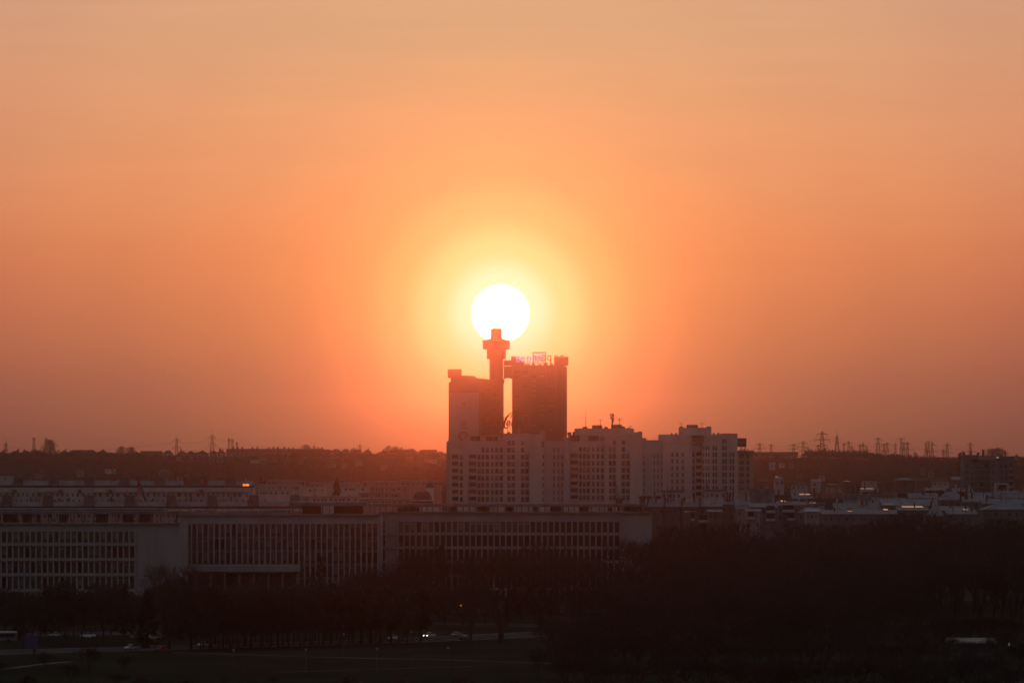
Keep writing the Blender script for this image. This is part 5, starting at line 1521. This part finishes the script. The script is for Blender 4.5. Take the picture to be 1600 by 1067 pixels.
for px_, py_, lab in ((1576.5, 1010, 'small warm lamp by the pavilion steps'), (1537, 1050, 'small warm lamp in the bushes below the pavilion')):
    Y = GY(py_ + 16); x = X(px_, Y); zz = Z(py_ - 4, Y)
    t = thing('garden_lamp', (x, Y, 0), lab, 'lamp')
    MB().bar((x, Y, 0), (x, Y, zz - .25), .06, n=6).build('post', pole_m, t)
    b_ = MB(); b_.lathe(x, Y, [(.08, zz - .3), (.16, zz - .1), (.16, zz + .25), (.05, zz + .4)], 10); b_.build('globe', mat('warm_globe', (0.6, 0.45, 0.3), emit=(1.0, 0.6, 0.3), estr=0.25), t)
# glasshouse corner at bottom right, pale sheets
gh = thing('pale_kiosk', (X(1582, GY(1092)), GY(1092), 0), 'pale ochre kiosk roof at the bottom right corner behind leaves', 'kiosk')
Yk = GY(1092)
mb = MB(); mb.prism_x([(Yk - .6, Z(1068, Yk)), (Yk + 7, Z(1068, Yk)), (Yk + 5, Z(1056, Yk))], X(1567, Yk), X(1618, Yk)); mb.build('roof', pav_roof, gh)
MB().box(X(1569, Yk), X(1616, Yk), Yk, Yk + 6.5, 0, Z(1068, Yk) - .003).build('wall', render_b, gh)

# red crane arm in front of the block with the mast
cr_ = thing('mobile_crane', (X(967, 2010), 2010, 0), 'dark red lattice crane arm leaning up before the antenna block', 'crane')
Yr = 2010.0
p0 = Vector((X(967, Yr), Yr, Z(786, Yr))); p1 = Vector((X(958.5, Yr), Yr, Z(741, Yr)))
MB().box(X(962, Yr), X(973, Yr), Yr - 2, Yr + 2, Z(787, Yr) - 1.2, Z(778, Yr)).build('cab', brick, cr_)
MB().bar((X(967, Yr), Yr, 0), (X(967, Yr), Yr, Z(786, Yr)), .7, .6, 6).build('tower_base', brick, cr_)
b_ = MB()
for s_ in (-.35, .35): b_.bar(p0 + Vector((s_ * 1.6, 0, 0)), p1 + Vector((s_ * .6, 0, 0)), .14, .10)
for k in range(12):
    f0, f1 = k / 12, (k + 1) / 12; sg = 1 if k % 2 else -1
    b_.bar(p0.lerp(p1, f0) + Vector((sg * .5 * (1 - .6 * f0), 0, 0)), p0.lerp(p1, f1) + Vector((-sg * .5 * (1 - .6 * f1), 0, 0)), .08)
b_.build('boom', brick, cr_)

# ================================================================== trees
trng = random.Random(21)
def grow_bare(seed, H, spread, trunk_h, levels=5, kids=(3, 4), upright=0.55, twigs=2600, twig_len=1.3, r0=None, twig_w=0.05):
    """bare deciduous tree: tapered trunk and limbs, then a fine cloud of twigs"""
    R = random.Random(seed)
    wood = MB(); tips = []
    r0 = r0 or H * 0.017
    def branch(p, d, ln_, r, lv):
        q = p; segs = 3
        for s in range(segs):
            d = (d + Vector((R.uniform(-.18, .18), R.uniform(-.18, .18), R.uniform(-.04, .14)))).normalized()
            n = q + d * ln_ / segs
            rr = r * (1 - .28 * (s + 1) / segs)
            wood.bar(q, n, r * (1 - .28 * s / segs), rr, 5 if lv < 2 else 3, cap=False)
            q = n
            if lv >= 2: tips.append((q, d, lv))
        r2 = r * .66
        if lv >= levels: tips.append((q, d, lv)); return
        k = R.randint(*kids)
        a0 = R.uniform(0, 2 * PI)
        for i in range(k):
            a = a0 + 2 * PI * i / k + R.uniform(-.5, .5)
            tilt = R.uniform(.35, .85) * spread
            u = d.orthogonal().normalized(); w = d.cross(u)
            nd = (d * math.cos(tilt) + (u * math.cos(a) + w * math.sin(a)) * math.sin(tilt)).normalized()
            nd.z = nd.z + upright * .25; nd.normalize()
            branch(q, nd, ln_ * R.uniform(.62, .82), r2 * R.uniform(.75, 1.0), lv + 1)
    base = Vector((0, 0, -0.3)); d0 = Vector((R.uniform(-.06, .06), R.uniform(-.06, .06), 1)).normalized()
    top = base + d0 * (trunk_h + .3)
    wood.bar(base, base + Vector((0, 0, .8)), r0 * 1.5, r0 * 1.05, 8, cap=False)
    wood.bar(base + Vector((0, 0, .8)), top, r0 * 1.05, r0 * .85, 8, cap=False)
    k = R.randint(3, 5); a0 = R.uniform(0, 6)
    for i in range(k):
        a = a0 + 2 * PI * i / k + R.uniform(-.3, .3); tilt = R.uniform(.15, .6) * spread
        nd = Vector((math.cos(a) * math.sin(tilt), math.sin(a) * math.sin(tilt), math.cos(tilt)))
        branch(top - Vector((0, 0, R.uniform(0, trunk_h * .25))), nd, (H - trunk_h) * R.uniform(.30, .42), r0 * R.uniform(.5, .7), 1)
    # fit to height
    zmax = max(v[2] for v in wood.v)
    s = (H * .96) / zmax
    wood.v = [(x * s, y * s, z * s) for x, y, z in wood.v]
    tw = MB()
    T = [(p * s, d) for p, d, lv in tips]
    for i in range(twigs):
        p, d = R.choice(T)
        e = (d + Vector((R.uniform(-1, 1), R.uniform(-1, 1), R.uniform(-.5, 1)))).normalized()
        l = twig_len * R.uniform(.4, 1.3)
        side = e.cross(Vector((R.uniform(-1, 1), R.uniform(-1, 1), R.uniform(-1, 1)))).normalized() * twig_w
        tw.tri(p - side, p + side, p + e * l)
    return wood, tw
def grow_leafy(seed, H, W, trunk_h, n=2600, leaf=.55, shape='round', r0=None):
    """dense crown of leaf-sized faces set in clumps round a limb skeleton"""
    R = random.Random(seed)
    wood = MB(); r0 = r0 or H * .016
    wood.bar((0, 0, -.3), (0, 0, trunk_h), r0 * 1.3, r0, 8, cap=False)
    wood.bar((0, 0, trunk_h), (R.uniform(-.4, .4), R.uniform(-.4, .4), H * .85), r0, r0 * .2, 6, cap=False)
    cl = []
    nc = 46
    for i in range(nc):
        z = trunk_h + (H - trunk_h) * ((i + .5) / nc)
        f = (z - trunk_h) / (H - trunk_h)
        if shape == 'cone': rad = W * (1 - f) ** .85 + .15
        elif shape == 'poplar': rad = W * (math.sin(PI * min(1, f * .92 + .08)) ** .6)
        else: rad = W * math.sqrt(max(.02, 1 - (2 * f - .82) ** 2 / 1.45))
        a = i * 2.399 + R.uniform(-.5, .5); q = R.uniform(.25, .95) if shape != 'cone' else R.uniform(.45, 1)
        c = Vector((rad * q * math.cos(a), rad * q * math.sin(a), z - (0.25 * rad * q if shape == 'cone' else 0)))
        cl.append((c, R.uniform(.55, 1.1) * (W * .34 if shape != 'cone' else W * .26)))
        wood.bar((0, 0, max(trunk_h * .8, z - rad * .5)), c, r0 * .32, r0 * .08, 3, cap=False)
    fo = MB()
    for i in range(n):
        c, rr = R.choice(cl)
        d = Vector((R.gauss(0, 1), R.gauss(0, 1), R.gauss(0, .7))).normalized() * rr * R.uniform(.3, 1) ** .5
        p = c + d
        u = Vector((R.uniform(-1, 1), R.uniform(-1, 1), R.uniform(-1, 1))).normalized(); w = u.orthogonal().normalized()
        l = leaf * R.uniform(.5, 1.2)
        fo.tri(p - u * l, p + u * l * .6 + w * l * .5, p + w * l)
    return wood, fo
def proto(name, parts, woodm, crownm, label, cat='tree'):
    t = link(bpy.data.objects.new(name, None)); tag(t, label, cat)
    w, c = parts
    w.build('trunk', woodm, t, local=True)
    c.build('crown', crownm, t, local=True)
    return t
PROTO = {
    'bareA': proto('bare_tree', grow_bare(1, 24, 1.0, 5.0, r0=.62, twigs=2000), bark, twig_m, 'x'),
    'bareB': proto('bare_tree', grow_bare(2, 22, 1.15, 4.0, r0=.66, twigs=2000), bark, twig_m, 'x'),
    'bareC': proto('bare_tree', grow_bare(3, 20, .85, 6.0, r0=.42, twigs=1800), bark, twig_m, 'x'),
    'bareD': proto('bare_tree', grow_bare(4, 18, 1.2, 3.0, twigs=2400, twig_w=.05, r0=.45), bark, twig_m, 'x'),
    'woodA': proto('bare_tree', grow_bare(5, 22, .9, 7.0, levels=4, twigs=3600, twig_w=.07), bark, twig_m, 'x'),
    'woodB': proto('bare_tree', grow_bare(6, 20, 1.05, 5.0, levels=4, twigs=3600, twig_w=.07), bark, twig_m, 'x'),
    'woodC': proto('bare_tree', grow_bare(8, 21, 1.2, 4.0, levels=4, twigs=4000, twig_w=.08), bark, twig_m, 'x'),
    'row': proto('park_tree', grow_leafy(11, 16, 4.6, 4.6, n=4200, leaf=.42, r0=.2), bark, leaf_m, 'x'),
    'rowB': proto('park_tree', grow_leafy(12, 15, 4.9, 4.9, n=4200, leaf=.42, r0=.2), bark, leaf_m, 'x'),
    'cone': proto('conifer', grow_leafy(13, 18, 4.2, 1.5, n=4200, leaf=.45, shape='cone'), bark, needle, 'x'),
    'poplar': proto('poplar_tree', grow_leafy(14, 18, 1.7, 1.5, n=2600, leaf=.38, shape='poplar'), bark, needle, 'x'),
    'ball': proto('bare_tree', grow_leafy(31, 14, 6.0, 1.5, n=6000, leaf=.34, r0=.25), bark, twig_m, 'x'),
    'bush': proto('bush', grow_leafy(15, 4.5, 3.2, .5, n=1800, leaf=.3), bark, leaf_m, 'x', 'bush'),
}
used = set()
def plant(kind, px_, Y, h_, label, group=None, wide=1.0, cat='tree', name=None, zg=0.0):
    src = PROTO[kind]
    H0 = {'bareA': 24, 'bareB': 22, 'bareC': 20, 'bareD': 18, 'woodA': 22, 'woodB': 20, 'woodC': 21, 'row': 16, 'rowB': 15, 'cone': 18, 'poplar': 18, 'bush': 4.5, 'ball': 14}[kind]
    s = h_ / H0
    o = copy_tree(src, (X(px_, Y), Y, zg), trng.uniform(0, 2 * PI), (s * wide, s * wide, s), label, group)
    o['category'] = cat
    if group is None and 'group' in o: del o['group']
    return o
def px_h(py_top, Y): return Z(py_top, Y)

# named trees
plant('bareA', 264, GY(1014), px_h(872, GY(1014)), 'tall bare tree in front of the blank palace wall', wide=.95)
plant('cone', 231, GY(1012), px_h(921, GY(1012)), 'dark drooping conifer at the foot of the tall bare tree', wide=1.15)
plant('bareB', 783, GY(1003), px_h(846, GY(1003)), 'massive bare tree with a thick trunk before the boulevard', wide=1.1)
plant('bareC', 735, GY(1012), px_h(905, GY(1012)), 'slim forked bare tree next to the massive one')
plant('bareA', 988, GY(988), px_h(830, GY(988)), 'tall bare tree against the right end wall of the palace', wide=.9)
plant('bareB', 905, GY(980), px_h(855, GY(980)), 'bare tree with twisted limbs hiding the palace windows', wide=1.1)
plant('bareD', 846, GY(976), px_h(842, GY(976)), 'broad brown bare tree against the palace, beside the massive one', wide=1.2)
plant('bareD', 650, GY(972), px_h(866, GY(972)), 'bare tree at the end of the park row, under the palace corner', wide=1.1)
plant('bareD', 737, GY(968), px_h(868, GY(968)), 'bare tree directly before the palace, behind the slim forked one')
plant('cone', 690, GY(966), px_h(853, GY(966)), 'dark pointed conifer close against the palace windows', wide=.75)
plant('poplar', 501, GY(978), px_h(871, GY(978)), 'tall dark columnar tree before the palace pilasters', wide=.9)
plant('poplar', 489, GY(980), px_h(888, GY(980)), 'shorter columnar tree beside the tall columnar one', wide=.8)
plant('bareC', 1040, GY(984), px_h(868, GY(984)), 'bare tree at the palace corner where the wood begins', wide=1.2)
plant('bareD', 962, GY(996), px_h(905, GY(996)), 'low bare tree left of the tall one at the palace end')
plant('cone', 526, 2900, Z(747.5, 2900), 'tall lone conifer rising over the palace roof before the terraces', wide=.55)
# left park trees in front of the palace
for i in range(34):
    px_ = -30 + i * 9.6 + trng.uniform(-4, 4); py_ = trng.uniform(975, 1006)
    Y = GY(py_)
    yt = trng.uniform(905, 935) if px_ > 60 else trng.uniform(915, 945)
    if px_ > 285: yt = trng.uniform(905, 930)
    k = trng.choice(('bareD', 'woodB', 'woodC', 'row', 'cone', 'bareC'))
    plant(k, px_, Y, px_h(yt, Y), {'row': 'round-crowned dark park tree before the palace wing with the flag', 'cone': 'dark conifer before the palace wing with the flag'}.get(k, 'brown bare park tree before the palace wing with the flag'),
          {'row': 'dark round trees before the flag wing', 'cone': 'conifers before the flag wing'}.get(k, 'bare trees before the flag wing'), wide=1.05)
# clipped rows along the boulevard
for r_ in range(3):
    for i in range(25):
        px_ = 296 + i * 15.6 + r_ * 5.2 + trng.uniform(-2.5, 2.5)
        if px_ > 662: continue
        py_ = 1017 - (px_ - 296) * .034 - r_ * 4.2 + trng.uniform(-1, 1)
        Y = GY(py_); yt = 931 - 8 * math.sin((px_ - 280) / 400 * PI) + trng.uniform(-7, 7) + r_ * -1
        plant(('row', 'rowB')[i % 2], px_, Y, px_h(yt, Y), ('dark round-crowned tree in the park file beside the grass path', 'dark round-crowned tree in the middle file of the park row', 'dark round-crowned tree in the park file beside the boulevard')[r_], ('park file by the path', 'middle park file', 'park file by the boulevard')[r_], wide=1.0)
# trees close under the palace front
for i in range(30):
    px_ = 290 + i * 25 + trng.uniform(-8, 8); py_ = trng.uniform(966, 978); Y = GY(py_)
    yt = trng.uniform(900, 928) if px_ < 560 else (trng.uniform(846, 866) if i % 5 == 0 else trng.uniform(878, 922))
    plant(trng.choice(('bareD', 'bareB', 'bareA')), px_, Y, px_h(yt, Y), 'brown bare tree lining the foot of the palace', 'bare trees at the palace foot', wide=1.1)
# wood on the right, deep and dense
nwood = 0
for band_, (py_, top0, n, jit) in enumerate(((946, 828, 22, 13), (957, 838, 20, 14), (970, 858, 20, 14), (984, 880, 20, 14), (1000, 905, 20, 10), (1018, 930, 21, 10), (1040, 962, 22, 11), (1066, 992, 22, 12), (1100, 1024, 20, 10))):
    for i in range(n):
        px_ = 1030 + (620 / n) * i + trng.uniform(-9, 9)
        if band_ >= 4: px_ = 1030 - 26 * (band_ - 3) + ((590 + 26 * (band_ - 3)) / n) * i + trng.uniform(-9, 9)
        if band_ >= 6: px_ = 880 + (740 / n) * i + trng.uniform(-12, 12)
        yy = py_ + trng.uniform(-4, 4); Y = GY(yy)
        yt = top0 + trng.uniform(-jit, jit) - (10 if px_ > 1260 and band_ == 0 else 0) - (6 if px_ > 1440 and band_ == 0 else 0)
        # keep the pavilion and its clearing open
        if 1470 < px_ < 1600 and band_ in (4, 5): yt = max(yt, 962)
        if 1470 < px_ < 1600 and band_ in (6,): yt = max(yt, 1014)
        if 1478 < px_ < 1570 and band_ in (7,): yt = max(yt, 1022)
        if 1560 < px_ and band_ == 8: continue
        plant(trng.choice(('woodA', 'woodB', 'woodC', 'woodC')), px_, Y, max(4.0, px_h(yt, Y)), *(('bare tree at the back of the dense wood, under the low houses', 'trees at the back of the wood') if band_ < 3 else ('bare tree in the heart of the dense wood', 'trees in the heart of the wood') if band_ < 6 else ('bare tree at the front of the dense wood, before the pavilion', 'trees at the front of the wood')), wide=1.25)
        nwood += 1
for i in range(40):   # the wood runs on past the pavilion
    px_ = 1655 + trng.uniform(0, 150); Y = GY(trng.uniform(946, 1040))
    plant(trng.choice(('woodA', 'woodB', 'woodC')), px_, Y, trng.uniform(15, 22), 'bare tree where the dense wood runs on past the pavilion', 'trees past the pavilion', wide=1.25)
# bushes and small trees along the bottom edge
for i in range(26):
    px_ = -10 + i * 62 + trng.uniform(-16, 16)
    py_ = trng.uniform(1074, 1098); Y = GY(py_)
    yt = trng.uniform(1048, 1064)
    if 240 < px_ < 790: yt = trng.uniform(1056, 1070)
    plant(trng.choice(('woodB', 'bush', 'bareD')), px_, Y, max(2.5, px_h(yt, Y)), 'scrubby tree at the grass edge below the paths', 'scrub below the paths', wide=1.5, cat='bush')
for px_, py_, yt in ((70, 1050, 1018), (140, 1052, 1010), (195, 1056, 1024), (-5, 1066, 1030), (110, 1072, 1036), (860, 1034, 968), (900, 1046, 975), (945, 1040, 960), (840, 1062, 1012), (980, 1052, 980)):
    Y = GY(py_); plant('woodB', px_, Y, px_h(yt, Y), 'bare thicket tree at the border of the open grass', 'thicket trees bordering the grass', wide=1.3)
# shrubs hiding the foot of the palace
for i in range(78):
    px_ = -20 + i * 13.6 + trng.uniform(-5, 5); Y = trng.uniform(1668, 1694) if px_ < 285 else (trng.uniform(1722, 1750) if px_ < 595 else trng.uniform(1758, 1790))
    if 655 < px_ < 770 or 920 < px_ < 960: Y += 18
    plant('bush', px_, Y, trng.uniform(4.5, 8.0), 'dark shrub in the thick planting along the palace foot', 'shrubs along the palace foot', wide=.75, cat='bush')
for px_, py_, hh in ((1479, 1033, 8.5), (1492, 1040, 7.0), (1516, 1046, 7.2), (1545, 1042, 7.0), (1558, 1036, 7.6), (1567, 1032, 8.0)):
    plant('bareC', px_, GY(py_), hh, 'small bare tree standing before the pavilion wall', 'small trees before the pavilion', wide=1.2)
for px_, hh in ((1566, 5.5), (1577, 7.0), (1588, 6.0), (1598, 7.5)):
    plant('bareD', px_, GY(1094), hh, 'small leafless tree screening the kiosk', 'small trees screening the kiosk', wide=1.1)
# ridge trees that stand out
for px_, yt, Y, k, lab, wd in ((78, 688, 4780, 'ball', 'big round bare tree standing out on the far ridge', 1.25), (190, 698, 4600, 'ball', 'broad low bare tree on the ridge in the dip between houses', 1.5), (205, 699, 4620, 'ball', 'low bare tree hard by the broad one in the ridge dip', 1.4),
                           (607, 697, 4780, 'ball', 'wispy bare treetop above the ridge roofs near the block', 1.2), (618, 698, 4780, 'ball', 'second wispy treetop above the ridge roofs near the block', 1.2), (478, 695.5, 4800, 'ball', 'faint treetop behind the long row house', 1.4),
                           (1550, 702, 4700, 'ball', 'low bare treetop behind the lone block roof', 1.8), (1560, 701, 4700, 'ball', 'thin bare treetop behind the lone block roof', 1.6), (1500, 708, 4050, 'poplar', 'pointed dark tree left of the lone block', 1.0), (1505.5, 707, 4050, 'poplar', 'thin pointed tree nearest the lone block', .8)):
    x = X(px_, Y); zg = hill_z(x, Y)
    o = plant(k, px_, Y, max(5, Z(yt, Y) - zg), lab, wide=wd, zg=zg)
# wood on the far slope: reads as one brown mass
fw = MB(); R = random.Random(77)
def clump(x, y, z, rx, rz, n):
    for i in range(n):
        a = R.uniform(0, 2 * PI); q = R.uniform(0, 1) ** .5; zz = R.uniform(-1, 1)
        c = Vector((x + rx * q * math.cos(a), y + rx * q * math.sin(a), z + rz * zz * math.sqrt(max(0, 1 - q * q * .8))))
        u = Vector((R.uniform(-1, 1), R.uniform(-1, 1), R.uniform(-1, 1))).normalized(); w = u.orthogonal().normalized(); l = R.uniform(.5, 1.3)
        fw.tri(c - u * l, c + u * l * .4 + w * l, c + w * l * .2 - u * l * -.9)
for i in range(1850):
    Y = R.uniform(3720, 4600); px_ = R.uniform(-260, 1860)
    if 705 < px_ < 1150: continue
    x = X(px_, Y); zz = hill_z(x, Y); hh = R.uniform(5, 9)
    if Y > 4450: hh *= .55
    clump(x, Y, zz + hh * .55, R.uniform(2.5, 4.5), hh * .55, 26)
for i in range(900):   # brow of the hill under the pylons and along the ridge
    px_ = R.uniform(1265, 1620) if i < 420 else R.uniform(-20, 705)
    Y = R.uniform(4545, 4630); x = X(px_, Y); zz = hill_z(x, Y); hh = R.uniform(4, 8) if px_ > 1200 else R.uniform(2.5, 5.5)
    clump(x, Y, zz + hh * .5, R.uniform(2.0, 4.0), hh * .5, 28)
# scrub and street trees between the near quarters and the hill
for i in range(700):
    Y = R.uniform(3330, 3760); px_ = R.choice((R.uniform(-20, 705), R.uniform(1155, 1620)))
    x = X(px_, Y); hh = R.uniform(6, 12)
    clump(x, Y, hh * .55, R.uniform(3, 5), hh * .5, 24)
for i in range(260):
    Y = R.uniform(2000, 3200); px_ = R.uniform(1180, 1620); x = X(px_, Y); hh = R.uniform(7, 12)
    clump(x, Y, hh * .55, R.uniform(3, 4.5), hh * .5, 26)
tag(fw.build('far_woodland', far_wood), 'brown bare woodland covering the far slope below the ridge', 'woodland', None, 'stuff')
# prototypes leave the scene
for p in PROTO.values():
    for c in list(p.children): bpy.data.objects.remove(c)
    bpy.data.objects.remove(p)
